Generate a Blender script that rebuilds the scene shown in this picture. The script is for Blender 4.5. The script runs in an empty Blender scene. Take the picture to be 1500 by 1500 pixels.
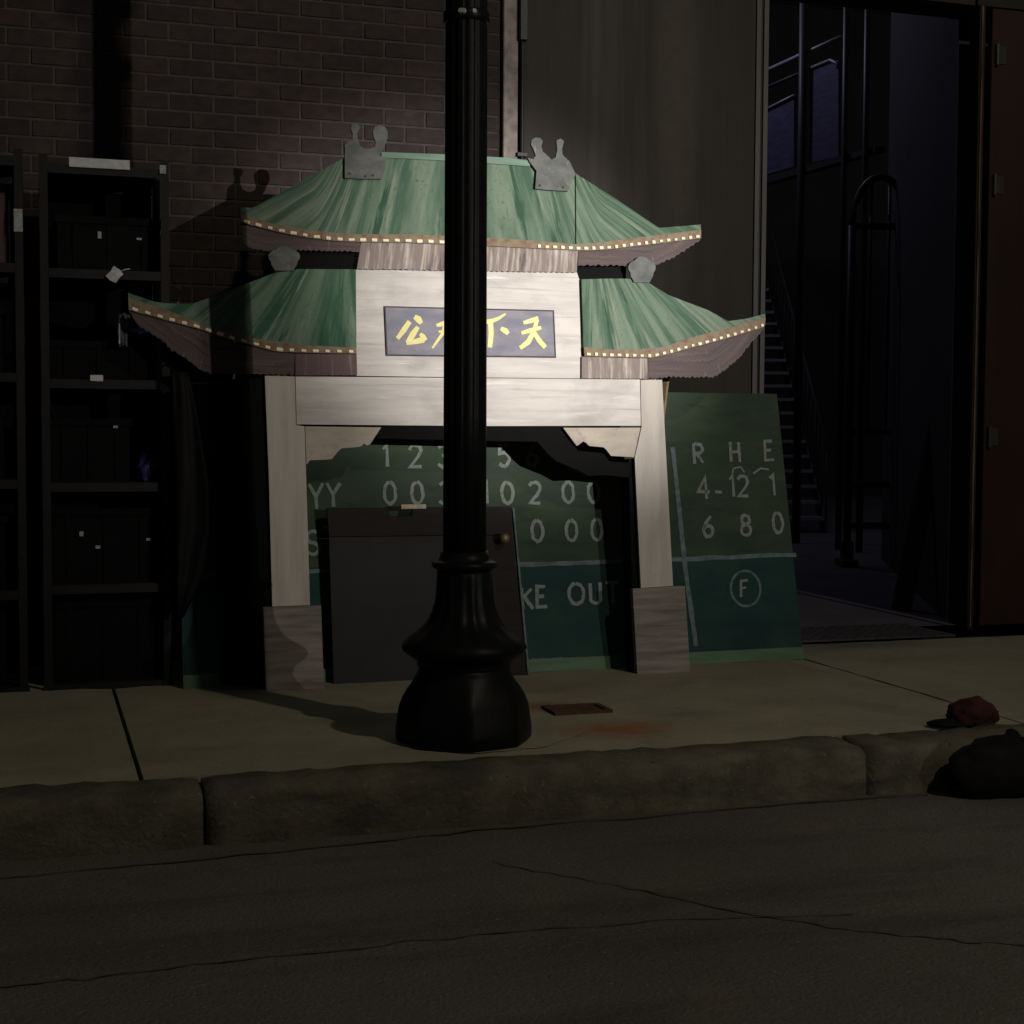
import bpy, bmesh, math, random
from mathutils import Vector, Matrix
from mathutils.geometry import tessellate_polygon
random.seed(7)
sc = bpy.context.scene
COL = sc.collection
R_ = math.radians

# ---------------------------------------------------------------- camera
FOC = 2200.0                      # focal length in photo pixels (photo is 1500 wide)
TH, PIT, ROL, EYE = math.atan(2200 / 6910), R_(2.95), R_(-0.3), 1.13
FW = Vector((math.sin(TH) * math.cos(PIT), math.cos(TH) * math.cos(PIT), -math.sin(PIT)))
_rt = Vector((math.cos(TH), -math.sin(TH), 0)); _up = _rt.cross(FW)
RT = math.cos(ROL) * _rt - math.sin(ROL) * _up
UP = math.sin(ROL) * _rt + math.cos(ROL) * _up
CAM = Vector((0, 0, EYE))
cd = bpy.data.cameras.new('camera'); cam = bpy.data.objects.new('camera', cd); COL.objects.link(cam)
m3 = Matrix((RT, UP, -FW)).transposed()
cam.matrix_world = Matrix.Translation(CAM) @ m3.to_4x4()
cd.sensor_width = 36; cd.lens = 36 * FOC / 1500; cd.clip_end = 500; cd.clip_start = 0.05
sc.camera = cam

# ---------------------------------------------------------------- night sky, lamps, exposure
w = bpy.data.worlds.new('World'); sc.world = w; w.use_nodes = True
bg = w.node_tree.nodes['Background']
bg.inputs[0].default_value = (0.95, 0.97, 1.0, 1); bg.inputs[1].default_value = 0.028
sc.view_settings.view_transform = 'Standard'; sc.view_settings.look = 'None'
sc.view_settings.exposure = 0; sc.view_settings.gamma = 1

def spot(name, loc, aim, watts, radius_at_aim, blend, color, size):
    l = bpy.data.lights.new(name, 'SPOT'); o = bpy.data.objects.new(name, l); COL.objects.link(o)
    o.location = loc; d = Vector(aim) - Vector(loc)
    o.rotation_euler = d.to_track_quat('-Z', 'Y').to_euler()
    l.energy = watts; l.spot_size = 2 * math.atan(radius_at_aim / d.length); l.spot_blend = blend
    l.color = color; l.shadow_soft_size = size
    return o
FLOOD = (17.2, -26.2, 5.5)
spot('flood_lamp_core', FLOOD, (2.36, 6.75, 1.86), 84000, 1.25, 1.0, (1.0, 0.955, 0.92), 0.10)
spot('flood_lamp_spill', FLOOD, (2.35, 6.75, 2.16), 11500, 3.2, 1.0, (1.0, 0.955, 0.92), 0.10)
l = bpy.data.lights.new('street_lamp_glow', 'POINT'); o = bpy.data.objects.new('street_lamp_glow', l); COL.objects.link(o)
o.location = (5.05, -1.5, 7.2); l.energy = 640; l.color = (1.0, 0.90, 0.69); l.shadow_soft_size = 0.10
l = bpy.data.lights.new('yard_fill_glow', 'POINT'); o = bpy.data.objects.new('yard_fill_glow', l); COL.objects.link(o)  # added fill light without a fixture, gives the yard its bluish glow
o.location = (6.4, 15.0, 6.5); l.energy = 60; l.color = (0.68, 0.65, 1.0); l.shadow_soft_size = 0.15

# ---------------------------------------------------------------- helpers
def onplane(x, y, n, p0):
    d = FW + RT * ((x - 750) / FOC) + UP * ((750 - y) / FOC)
    n = Vector(n); t = (Vector(p0) - CAM).dot(n) / d.dot(n)
    return CAM + d * t
def onwall(x, y, Y): return onplane(x, y, (0, 1, 0), (0, Y, 0))
def onground(x, y, z=0.0): return onplane(x, y, (0, 0, 1), (0, 0, z))

def mesh_obj(name, verts, faces, mat=None, parent=None, uvs=None, smooth=False):
    me = bpy.data.meshes.new(name); me.from_pydata([tuple(v) for v in verts], [], faces); me.update()
    if uvs is not None:
        ul = me.uv_layers.new(name='UVMap')
        for lp in me.loops: ul.data[lp.index].uv = uvs[lp.vertex_index]
    bm = bmesh.new(); bm.from_mesh(me); bmesh.ops.recalc_face_normals(bm, faces=bm.faces[:]); bm.to_mesh(me); bm.free()
    if smooth:
        for p in me.polygons: p.use_smooth = True
    if mat: me.materials.append(mat)
    o = bpy.data.objects.new(name, me); COL.objects.link(o)
    if parent: o.parent = parent
    return o
def bm_obj(name, bm, mat=None, parent=None, smooth=False):
    bmesh.ops.recalc_face_normals(bm, faces=bm.faces[:])
    me = bpy.data.meshes.new(name); bm.to_mesh(me); bm.free()
    if smooth:
        for p in me.polygons: p.use_smooth = True
    if mat: me.materials.append(mat)
    o = bpy.data.objects.new(name, me); COL.objects.link(o)
    if parent: o.parent = parent
    return o
def copy_of(o, parent=None, loc=None, rot=None):
    c = o.copy(); COL.objects.link(c); c.parent = parent
    if loc is not None: c.location = loc
    if rot is not None: c.rotation_euler = rot
    return c
def thing(name, label, cat, loc=(0, 0, 0), rot=(0, 0, 0), group=None):
    o = bpy.data.objects.new(name, None); COL.objects.link(o); o.location = loc; o.rotation_euler = rot
    o.empty_display_size = 0.1; o['label'] = label; o['category'] = cat
    if group: o['group'] = group
    return o
def tag(o, label, cat, group=None):
    o['label'] = label; o['category'] = cat
    if group: o['group'] = group
    return o
def struct(o): o['kind'] = 'structure'; return o
def box(bm, x0, x1, y0, y1, z0, z1, bev=0.0):
    r = bmesh.ops.create_cube(bm, size=1)
    bmesh.ops.scale(bm, vec=(x1 - x0, y1 - y0, z1 - z0), verts=r['verts'])
    bmesh.ops.translate(bm, vec=((x0 + x1) / 2, (y0 + y1) / 2, (z0 + z1) / 2), verts=r['verts'])
    if bev:
        es = list({e for v in r['verts'] for e in v.link_edges})
        bmesh.ops.bevel(bm, geom=es, offset=bev, segments=1, affect='EDGES', clamp_overlap=True)
    return bm
def box_obj(name, dims, mat, parent=None, bev=0.003):
    bm = bmesh.new(); box(bm, *dims, bev=bev); return bm_obj(name, bm, mat, parent)
def tube(bm, pts, rad, seg=8, cap=True):
    pts = [Vector(p) for p in pts]; rings = []
    if not isinstance(rad, (list, tuple)): rad = [rad] * len(pts)
    for i, p in enumerate(pts):
        t = (pts[min(i + 1, len(pts) - 1)] - pts[max(i - 1, 0)]).normalized()
        a = t.orthogonal().normalized() if abs(t.z) < 0.95 else Vector((1, 0, 0)) - t * t.x
        if abs(t.z) < 0.95: a = (Vector((0, 0, 1)) - t * t.z).normalized()
        a.normalize(); b = t.cross(a)
        rings.append([bm.verts.new(p + (a * math.cos(k * 2 * math.pi / seg) + b * math.sin(k * 2 * math.pi / seg)) * rad[i]) for k in range(seg)])
    for i in range(len(rings) - 1):
        for k in range(seg):
            bm.faces.new((rings[i][k], rings[i][(k + 1) % seg], rings[i + 1][(k + 1) % seg], rings[i + 1][k]))
    if cap:
        bm.faces.new(rings[0][::-1]); bm.faces.new(rings[-1])
    return bm
def tube_obj(name, pts, rad, mat, parent=None, seg=8):
    bm = bmesh.new(); tube(bm, pts, rad, seg); return bm_obj(name, bm, mat, parent, smooth=True)
def lathe(prof, seg=48, radial=None):
    """prof = [(r, z)]; radial(angle, index) scales the radius"""
    v = []; f = []
    for i, (r, z) in enumerate(prof):
        for k in range(seg):
            a = 2 * math.pi * k / seg; s = radial(a, i) if radial else 1
            v.append((r * s * math.cos(a), r * s * math.sin(a), z))
    for i in range(len(prof) - 1):
        for k in range(seg):
            f.append((i * seg + k, i * seg + (k + 1) % seg, (i + 1) * seg + (k + 1) % seg, (i + 1) * seg + k))
    f.append(tuple(range(seg - 1, -1, -1))); f.append(tuple((len(prof) - 1) * seg + k for k in range(seg)))
    return v, f
def resample(pl, n):
    d = [0]
    for a, b in zip(pl, pl[1:]): d.append(d[-1] + math.hypot(b[0] - a[0], b[1] - a[1]))
    out = []; j = 0
    for i in range(n):
        s = d[-1] * i / (n - 1)
        while j < len(d) - 2 and d[j + 1] < s: j += 1
        t = (s - d[j]) / max(1e-9, d[j + 1] - d[j])
        out.append((pl[j][0] + (pl[j + 1][0] - pl[j][0]) * t, pl[j][1] + (pl[j + 1][1] - pl[j][1]) * t))
    return out, d[-1]
def slab(name, out, yf, th, mat, parent, bev=0.0):
    """flat cut-out board: outline in (u, v), front face at local y = yf"""
    bm = bmesh.new()
    a = [bm.verts.new((u, yf, v)) for u, v in out]; b = [bm.verts.new((u, yf + th, v)) for u, v in out]
    n = len(out)
    for t in tessellate_polygon([[Vector((u, v, 0)) for u, v in out]]):
        bm.faces.new([a[i] for i in t]); bm.faces.new([b[i] for i in reversed(t)])
    for i in range(n): bm.faces.new((a[i], a[(i + 1) % n], b[(i + 1) % n], b[i]))
    return bm_obj(name, bm, mat, parent)
def strip(name, top, bot, yf, th, mat, parent, n=64, jag=0.0, seed=1, fan=None):
    """board between two polylines, with uv running along and across it"""
    T, _ = resample(top, n); B, L = resample(bot, n); rnd = random.Random(seed)
    if jag: B = [(x + rnd.uniform(-.3, .3) * jag, y + (jag if i % 2 else -jag * .3) * rnd.uniform(.2, 1)) for i, (x, y) in enumerate(B)]
    v = []; uv = []; f = []; m = 7 if fan else 2
    for y in (yf, yf + th):
        for i in range(n):
            h = math.hypot(T[i][0] - B[i][0], T[i][1] - B[i][1])
            for j in range(m):
                t = j / (m - 1); p = (T[i][0] + (B[i][0] - T[i][0]) * t, T[i][1] + (B[i][1] - T[i][1]) * t); v.append((p[0], y, p[1]))
                uv.append(fan(*p) if fan else (L * i / (n - 1), h * (1 - t)))
    o2 = m * n
    for i in range(n - 1):
        for j in range(m - 1):
            a, b, c, d = m * i + j, m * i + j + 1, m * (i + 1) + j + 1, m * (i + 1) + j
            f += [(a, b, c, d), (o2 + a, o2 + d, o2 + c, o2 + b)]
        a, d, b, c = m * i, m * (i + 1), m * i + m - 1, m * (i + 1) + m - 1
        f += [(a, d, o2 + d, o2 + a), (b, o2 + b, o2 + c, c)]
    for i in (0, n - 1):
        for j in range(m - 1): a = m * i + j; f.append((a, o2 + a, o2 + a + 1, a + 1))
    return mesh_obj(name, v, f, mat, parent, uvs=uv)
def ribbon(bm, pts, wd, y0, y1, closed=False):
    """painted stroke of width wd following pts (u, v), proud from y1 to y0"""
    P = [Vector((p[0], p[1])) for p in pts]; n = len(P); L = []; Rr = []
    W = wd if isinstance(wd, (list, tuple)) else [wd] * n
    for i in range(n):
        a = P[i - 1] if (i or closed) else P[i]; b = P[(i + 1) % n] if (i < n - 1 or closed) else P[i]
        d1 = (P[i] - a); d2 = (b - P[i])
        d1 = d1.normalized() if d1.length > 1e-9 else d2.normalized(); d2 = d2.normalized() if d2.length > 1e-9 else d1
        t = d1 + d2; t = t.normalized() if t.length > 1e-6 else d1
        nn = Vector((-t.y, t.x)); s = W[i] / 2 / max(.5, nn.dot(Vector((-d1.y, d1.x))))
        L.append(P[i] + nn * s); Rr.append(P[i] - nn * s)
    fl = [bm.verts.new((p.x, y0, p.y)) for p in L]; fr = [bm.verts.new((p.x, y0, p.y)) for p in Rr]
    bl = [bm.verts.new((p.x, y1, p.y)) for p in L]; br = [bm.verts.new((p.x, y1, p.y)) for p in Rr]
    for i in range(n if closed else n - 1):
        j = (i + 1) % n
        bm.faces.new((fl[i], fl[j], fr[j], fr[i])); bm.faces.new((fl[i], bl[i], bl[j], fl[j])); bm.faces.new((fr[i], fr[j], br[j], br[i]))
    if not closed:
        bm.faces.new((fl[0], fr[0], br[0], bl[0])); bm.faces.new((fl[-1], bl[-1], br[-1], fr[-1]))

# ---------------------------------------------------------------- materials
def mat(name, c1, c2=None, sc3=(6, 6, 6), rough=.75, bump=.15, src='Object', metal=0, spec=.3, lo=.35, hi=.65,
        detail=5, grime=None, spots=None, bsc=None, rand=0.0, bdist=.004):
    m = bpy.data.materials.new(name); m.use_nodes = True; nt = m.node_tree; N = nt.nodes; K = nt.links
    p = N['Principled BSDF']; p.inputs['Roughness'].default_value = rough; p.inputs['Metallic'].default_value = metal
    p.inputs['Specular IOR Level'].default_value = spec
    c2 = c2 or c1
    tc = N.new('ShaderNodeTexCoord'); geo = N.new('ShaderNodeNewGeometry')
    co = geo.outputs['Position'] if src == 'World' else tc.outputs[src]
    def noise(s3, det, w=0.0):
        mp = N.new('ShaderNodeMapping'); mp.inputs['Scale'].default_value = s3; mp.inputs['Location'].default_value = (w, w * 1.7, w * .6)
        K.new(co, mp.inputs['Vector']); n = N.new('ShaderNodeTexNoise'); n.inputs['Scale'].default_value = 1; n.inputs['Detail'].default_value = det
        n.inputs['Roughness'].default_value = .6; K.new(mp.outputs[0], n.inputs['Vector']); return n.outputs['Fac']
    def ramp(fac, a, b, lo_, hi_):
        r = N.new('ShaderNodeValToRGB'); K.new(fac, r.inputs[0]); e = r.color_ramp.elements
        e[0].position = lo_; e[1].position = hi_; e[0].color = (*a, 1); e[1].color = (*b, 1); return r.outputs[0]
    def mix(fac, a, b):
        x = N.new('ShaderNodeMix'); x.data_type = 'RGBA'; K.new(fac, x.inputs[0]); K.new(a, x.inputs[6])
        if isinstance(b, tuple): x.inputs[7].default_value = (*b, 1)
        else: K.new(b, x.inputs[7])
        return x.outputs[2]
    n1 = noise(sc3, detail); col = ramp(n1, c1, c2, lo, hi)
    for g in (grime or []):
        gc, gs, gl, gh = g[:4]
        fac = ramp(noise(gs, 6, 3.7 + len(gc) * gs[0]), (0, 0, 0), (1, 1, 1), gl, gh); col = mix(fac, col, gc)
    for (sx, sy, sz), (rx, ry, rz), scol in (spots or []):      # a stain of its own round a given place
        mp = N.new('ShaderNodeMapping'); mp.inputs['Location'].default_value = (-sx / rx, -sy / ry, -sz / rz); mp.inputs['Scale'].default_value = (1 / rx, 1 / ry, 1 / rz)
        K.new(co, mp.inputs['Vector']); ln = N.new('ShaderNodeVectorMath'); ln.operation = 'LENGTH'; K.new(mp.outputs[0], ln.inputs[0])
        mr = N.new('ShaderNodeMapRange'); mr.inputs[1].default_value = 1.0; mr.inputs[2].default_value = .1; K.new(ln.outputs['Value'], mr.inputs[0])
        ml = N.new('ShaderNodeMath'); ml.operation = 'MULTIPLY'; K.new(mr.outputs[0], ml.inputs[0]); K.new(noise((14, 14, 14), 6, 5.5), ml.inputs[1])
        m2 = N.new('ShaderNodeMath'); m2.operation = 'MULTIPLY'; m2.use_clamp = True; K.new(ml.outputs[0], m2.inputs[0]); m2.inputs[1].default_value = 1.9
        col = mix(m2.outputs[0], col, scol)
    if rand:
        oi = N.new('ShaderNodeObjectInfo'); hs = N.new('ShaderNodeHueSaturation')
        mr = N.new('ShaderNodeMapRange'); mr.inputs[3].default_value = 1 - rand; mr.inputs[4].default_value = 1 + rand
        K.new(oi.outputs['Random'], mr.inputs[0]); K.new(mr.outputs[0], hs.inputs['Value']); K.new(col, hs.inputs['Color']); col = hs.outputs[0]
    K.new(col, p.inputs['Base Color'])
    if bump:
        b = N.new('ShaderNodeBump'); b.inputs['Strength'].default_value = bump; b.inputs['Distance'].default_value = bdist
        K.new(noise(bsc, 6, 9.1) if bsc else n1, b.inputs['Height']); K.new(b.outputs[0], p.inputs['Normal'])
    m['mix'] = 1
    return m
M = {}
M['white'] = mat('weathered white paint', (.46, .43, .395), (.30, .28, .26), (1.6, 2, 17), lo=.40, hi=.78, rough=.5, spec=.3, bump=.25, bsc=(5, 5, 110),
                 grime=[((.24, .22, .20), (3.2, 3, 5), .48, .76), ((.20, .18, .165), (1.0, 1, 48), .60, .76), ((.56, .54, .51), (2.2, 2, 34), .60, .72), ((.24, .19, .18), (7, 5, 9), .66, .8)])
M['leg'] = mat('weathered white leg paint', (.40, .365, .32), (.29, .26, .235), (20, 2, 1.7), lo=.4, hi=.8, rough=.55, bump=.2, bsc=(110, 6, 5),
               grime=[((.25, .22, .195), (6, 5, 2.6), .52, .80), ((.21, .17, .16), (12, 5, 7), .66, .8)])
M['spandrel'] = mat('warm worn paint', (.40, .35, .29), (.29, .25, .20), (5, 5, 12), rough=.6, bump=.2, grime=[((.20, .165, .135), (12, 9, 14), .56, .75)])
M['wood'] = mat('bare grey wood', (.23, .20, .18), (.10, .085, .077), (3, 3, 30), lo=.38, hi=.72, rough=.8, bump=.4, bsc=(5, 5, 90))
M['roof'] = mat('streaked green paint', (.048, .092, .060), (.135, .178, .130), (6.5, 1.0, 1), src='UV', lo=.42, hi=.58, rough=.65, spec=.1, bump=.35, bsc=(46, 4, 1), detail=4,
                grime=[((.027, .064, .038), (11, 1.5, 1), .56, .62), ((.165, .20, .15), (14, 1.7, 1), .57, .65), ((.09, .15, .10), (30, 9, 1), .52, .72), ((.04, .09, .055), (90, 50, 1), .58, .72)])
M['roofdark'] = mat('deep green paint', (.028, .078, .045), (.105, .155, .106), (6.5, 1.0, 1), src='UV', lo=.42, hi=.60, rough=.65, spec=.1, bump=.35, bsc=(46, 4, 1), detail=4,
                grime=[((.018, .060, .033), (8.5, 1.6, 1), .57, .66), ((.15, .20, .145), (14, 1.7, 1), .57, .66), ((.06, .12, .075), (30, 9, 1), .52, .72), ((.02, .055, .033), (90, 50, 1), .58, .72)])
M['ridge'] = mat('pale green ridge paint', (.11, .19, .13), (.055, .12, .08), (4, 4, 40), rough=.5, bump=.2)
M['eave'] = mat('brown purple eave paint', (.046, .026, .024), (.092, .060, .056), (2.5, 70, 1), src='UV', lo=.48, hi=.66, rough=.6, bump=.35, bsc=(4, 90, 1),
                grime=[((.028, .016, .017), (3, 45, 1), .55, .68), ((.15, .12, .11), (60, 9, 1), .66, .74)])
M['fringe'] = mat('brushed fringe paint', (.16, .125, .11), (.42, .37, .32), (38, 3, 1), src='UV', lo=.48, hi=.68, rough=.6, bump=.3, bsc=(90, 4, 1),
                grime=[((.07, .05, .048), (30, 5, 1), .56, .68)])
M['fringedark'] = mat('dark brushed fringe paint', (.075, .040, .038), (.17, .13, .115), (34, 3, 1), src='UV', lo=.54, hi=.72, rough=.6, bump=.3, bsc=(90, 4, 1))
M['band'] = mat('ochre red eave line', (.17, .125, .065), (.12, .052, .03), (26, 26, 26), lo=.42, hi=.64, rough=.6, grime=[((.13, .14, .09), (34, 34, 34), .52, .66)])
M['bead'] = mat('cream dot paint', (.86, .74, .54), (.70, .58, .40), (60, 60, 60), rough=.5, bump=0)
M['finial'] = mat('grey finial paint', (.115, .12, .112), (.065, .07, .066), (14, 14, 20), rough=.7, bump=.3, grime=[((.18, .18, .172), (60, 10, 12), .62, .72)])
M['plaque'] = mat('blue grey plaque paint', (.115, .115, .155), (.175, .165, .19), (6, 6, 14), lo=.4, hi=.6, rough=.55, bump=.15, grime=[((.07, .07, .13), (9, 9, 9), .6, .72)])
M['frame'] = mat('dark plaque outline', (.035, .03, .04), (.06, .05, .06), (30, 30, 30))
M['yellow'] = mat('yellow brush paint', (.55, .50, .14), (.62, .56, .26), (40, 40, 40), rough=.5, bump=.15)
M['board'] = mat('dark green board paint', (.045, .066, .039), (.029, .047, .031), (3, 3, 9), rough=.7, spec=.07, bump=.15, bsc=(8, 8, 60),
                 grime=[((.042, .055, .045), (1.6, 1.6, 2.6), .52, .68), ((.024, .040, .033), (4, 4, 22), .58, .72)])
M['teal'] = mat('teal board paint', (.019, .048, .045), (.014, .035, .036), (3, 3, 9), rough=.7, spec=.07, bump=.15, bsc=(8, 8, 60),
                grime=[((.027, .058, .043), (2.2, 2.2, 3.0), .54, .70)])
M['trimgreen'] = mat('lighter green strip paint', (.075, .15, .078), (.05, .11, .06), (4, 4, 30), rough=.6)
M['line'] = mat('worn pale blue line', (.11, .15, .16), (.052, .084, .088), (14, 14, 30), lo=.4, hi=.62, rough=.7)
M['chalk'] = mat('worn chalky lettering', (.185, .21, .195), (.065, .09, .073), (60, 60, 60), lo=.47, hi=.80, rough=.8, bump=0)
M['ply'] = mat('plywood back', (.25, .17, .10), (.18, .12, .07), (3, 3, 40), rough=.8)
M['panel'] = mat('charcoal cabinet paint', (.0175, .0170, .0180), (.023, .022, .023), (5, 5, 5), rough=.6, spec=.14, bump=.05, grime=[((.024, .021, .019), (2, 2, 9), .54, .75)])
M['panelrail'] = mat('brown rail wood', (.020, .015, .0135), (.013, .011, .0105), (2, 2, 60), rough=.7, spec=.14, bump=.3)
M['cream'] = mat('cream plastic', (.42, .38, .27), (.3, .27, .2), (50, 50, 50), rough=.5)
M['brass'] = mat('dull brass', (.20, .15, .06), (.13, .10, .05), (40, 40, 40), rough=.5, metal=.6, bump=.05)
M['lamp'] = mat('black cast iron paint', (.0045, .0045, .005), (.0065, .0065, .0065), (20, 20, 20), rough=.40, spec=.08, bump=.2, bsc=(45, 45, 45))
M['steel'] = mat('black rack steel', (.0065, .0065, .007), (.010, .0095, .009), (12, 12, 12), rough=.6, spec=.18, bump=.1, grime=[((.04, .036, .034), (40, 40, 25), .68, .74)])
M['blackplastic'] = mat('shade board black', (.0022, .0022, .0024), (.0035, .0035, .0035), (9, 9, 9), rough=.7, spec=.06)
M['paper'] = mat('off white paper', (.46, .46, .44), (.36, .36, .35), (40, 40, 40), rough=.8, bump=0)
M['sticker'] = mat('grey sticker', (.30, .30, .29), (.2, .2, .2), (60, 60, 60), rough=.7, bump=0)
M['blue'] = mat('blue plastic bag', (.018, .020, .085), (.010, .011, .045), (14, 14, 14), rough=.4)
M['greycloth'] = mat('grey cloth', (.13, .125, .14), (.06, .06, .07), (10, 10, 30), rough=.9)
M['redbox'] = mat('faded red carton', (.07, .035, .033), (.05, .03, .03), (8, 8, 8), rough=.8)
M['brick'] = mat('dark red brick', (.036, .0235, .021), (.022, .0155, .0148), (16, 16, 24), rough=.85, bump=.5, bsc=(70, 70, 70), rand=.2,
                 grime=[((.045, .04, .034), (5, 5, 5), .62, .8)], src='World')
M['mortar'] = mat('old mortar', (.062, .052, .047), (.045, .038, .035), (20, 20, 20), rough=.95, bump=.5, bsc=(90, 90, 90), src='World')
M['render'] = mat('dark brown rendered wall', (.042, .036, .032), (.028, .024, .022), (7, 7, .5), lo=.35, hi=.7, rough=.8, bump=.2, bsc=(40, 40, 30), src='World',
                  spots=[(tuple(onwall(990, 120, 7.58)), (.17, 4, 1.7), (.066, .058, .044))],
                  grime=[((.085, .076, .058), (2.6, 3, .10), .56, .74)])
M['pilaster'] = mat('peeling pale paint', (.30, .26, .23), (.17, .15, .14), (18, 18, 14), rough=.8, bump=.4, bsc=(60, 60, 60), src='World', grime=[((.25, .22, .2), (6, 6, 3), .62, .7)])
M['conduit'] = mat('black conduit', (.012, .012, .012), (.02, .02, .02), (30, 30, 10), rough=.5)
M['trim'] = mat('corner metal trim', (.05, .045, .036), (.03, .028, .024), (10, 10, 2), rough=.5, spec=.4)
M['paving'] = mat('worn concrete paving', (.262, .240, .172), (.198, .18, .134), (1.7, 1.7, 1.7), rough=.9, spec=.2, bump=.5, bsc=(45, 45, 45), src='World', detail=8,
                  spots=[(tuple(onground(905, 1068)), (.30, .22, 1), (.24, .10, .035)), (tuple(onground(800, 1035)), (.22, .15, 1), (.17, .10, .05)), (tuple(onground(940, 1110)), (.22, .14, 1), (.24, .12, .05)), (tuple(onground(1250, 945)), (.6, .25, 1), (.13, .12, .10))],
                  grime=[((.15, .13, .10), (5, 5, 5), .62, .78), ((.38, .35, .26), (70, 70, 70), .60, .72), ((.12, .108, .08), (60, 60, 60), .63, .73), ((.17, .15, .11), (1.3, 2.2, 2), .58, .76)])
M['kerb'] = mat('dirty granite kerb', (.125, .115, .083), (.075, .066, .050), (7, 7, 7), rough=.9, spec=.2, bump=.5, bsc=(55, 55, 55), src='World', detail=8,
                grime=[((.05, .048, .036), (3, 3, 9), .50, .70), ((.20, .18, .13), (48, 48, 48), .62, .74), ((.04, .037, .03), (40, 40, 40), .62, .72)], bdist=.016)
M['road'] = mat('old asphalt', (.126, .118, .103), (.090, .084, .075), (.9, .9, .9), rough=.95, spec=.15, bump=1.0, bsc=(75, 75, 75), bdist=.012, src='World', detail=9,
                grime=[((.075, .07, .062), (.6, 4.2, 3), .52, .72), ((.22, .20, .17), (85, 85, 85), .61, .73), ((.055, .05, .045), (60, 60, 60), .62, .72), ((.145, .128, .095), (1.6, 1.6, 1.6), .58, .8)])
M['seam'] = mat('tar seam', (.078, .072, .062), (.062, .057, .05), (9, 9, 9), rough=.95, spec=.1, src='World')
M['dirt'] = mat('packed dirt', (.03, .027, .022), (.02, .018, .015), (30, 30, 30), rough=1, src='World')
M['rust'] = mat('rusty iron', (.085, .040, .016), (.035, .02, .012), (25, 25, 25), rough=.9, bump=.5, bsc=(60, 60, 60))
M['stain'] = mat('rust stained mortar', (.15, .075, .03), (.12, .10, .07), (16, 16, 16), lo=.4, hi=.6, rough=.95, bump=.5, bsc=(60, 60, 60), src='World')
M['yard'] = mat('yard concrete', (.10, .09, .11), (.07, .065, .08), (2, 2, 2), rough=.9, bump=.4, bsc=(40, 40, 40), src='World')
M['yardwall'] = mat('dark yard wall', (.05, .048, .055), (.036, .035, .04), (1.4, 1.4, 1.4), rough=.9, src='World', bump=.3, bsc=(20, 20, 20))
M['yardpanel'] = mat('painted balcony panel', (.085, .08, .135), (.055, .05, .095), (5, 5, 40), rough=.6)
M['iron'] = mat('dark yard iron', (.03, .03, .032), (.045, .043, .043), (20, 20, 20), rough=.5)
M['tread'] = mat('galvanised tread', (.38, .36, .40), (.26, .25, .29), (30, 30, 30), rough=.5, metal=.3)
M['plate'] = mat('tread plate steel', (.10, .095, .10), (.065, .06, .06), (20, 20, 20), rough=.5, metal=.4)
M['door'] = mat('red brown steel door', (.036, .014, .011), (.022, .010, .008), (3, 3, 1.2), rough=.55, bump=.15, bsc=(30, 30, 8), grime=[((.028, .02, .013), (6, 6, 2), .6, .75)])
M['jamb'] = mat('bare metal jamb', (.34, .27, .20), (.09, .06, .04), (30, 30, 3), rough=.4, metal=.4)
M['plank'] = mat('old dark plank', (.05, .045, .038), (.03, .027, .023), (30, 30, 2), rough=.9)
M['redcloth'] = mat('dull red cloth', (.038, .008, .010), (.022, .005, .007), (16, 16, 16), rough=.95, bump=.5, bsc=(60, 60, 60))
M['bag'] = mat('black rubbish bag', (.003, .003, .003), (.005, .005, .005), (9, 9, 9), rough=.7, spec=.12, bump=.3, bsc=(30, 30, 30))

# ================================================================= GROUND, ROAD, KERB, PAVEMENT
WALL = 7.58                       # face of the building
KB, KF, ROADZ = 5.0, 4.79, -0.19  # back and face of the kerb
struct(mesh_obj('ground', [(-120, -120, -.6), (120, -120, -.6), (120, 120, -.6), (-120, 120, -.6)], [(0, 1, 2, 3)], M['dirt']))
def sheet(name, x0, x1, y0, y1, z, m, nx=2, ny=2, rough=0.0, sd=3):
    rnd = random.Random(sd); v = []; f = []
    for j in range(ny):
        for i in range(nx):
            v.append((x0 + (x1 - x0) * i / (nx - 1), y0 + (y1 - y0) * j / (ny - 1), z + rnd.uniform(-rough, rough)))
    for j in range(ny - 1):
        for i in range(nx - 1): f.append((j * nx + i, j * nx + i + 1, (j + 1) * nx + i + 1, (j + 1) * nx + i))
    return mesh_obj(name, v, f, m, smooth=True)
road = struct(sheet('road', -60, 60, -50, KF + .3, ROADZ, M['road'], 2, 2))
near = struct(sheet('road_surface', -2.2, 5.0, 2.6, KF + .02, ROADZ + .006, M['road'], 90, 40, .0028)); near.name = 'road_patch'
def seam(pts, wd, sd):
    """tar seam lying on the road"""
    rnd = random.Random(sd); P = [onground(x, y, ROADZ + .0105) for x, y in pts]; out = []
    for a, b in zip(P, P[1:]):
        for k in range(8): out.append(a.lerp(b, k / 8) + Vector((rnd.gauss(0, .006), rnd.gauss(0, .006), 0)))
    out.append(P[-1]); v = []; f = []
    for i, p in enumerate(out):
        t = (out[min(i + 1, len(out) - 1)] - out[max(i - 1, 0)]).normalized(); n = Vector((-t.y, t.x, 0)); ww = wd * rnd.uniform(.4, 1.2) / 2
        v += [p + n * ww, p - n * ww]
        if i: f.append((2 * i - 2, 2 * i - 1, 2 * i + 1, 2 * i))
    o = mesh_obj('tar_seam', v, f, M['seam'], road); struct(o)
seam([(720, 1262), (900, 1295), (1080, 1335), (1260, 1362), (1440, 1380)], .009, 1)
seam([(1440, 1380), (1620, 1392)], .010, 8)
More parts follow.
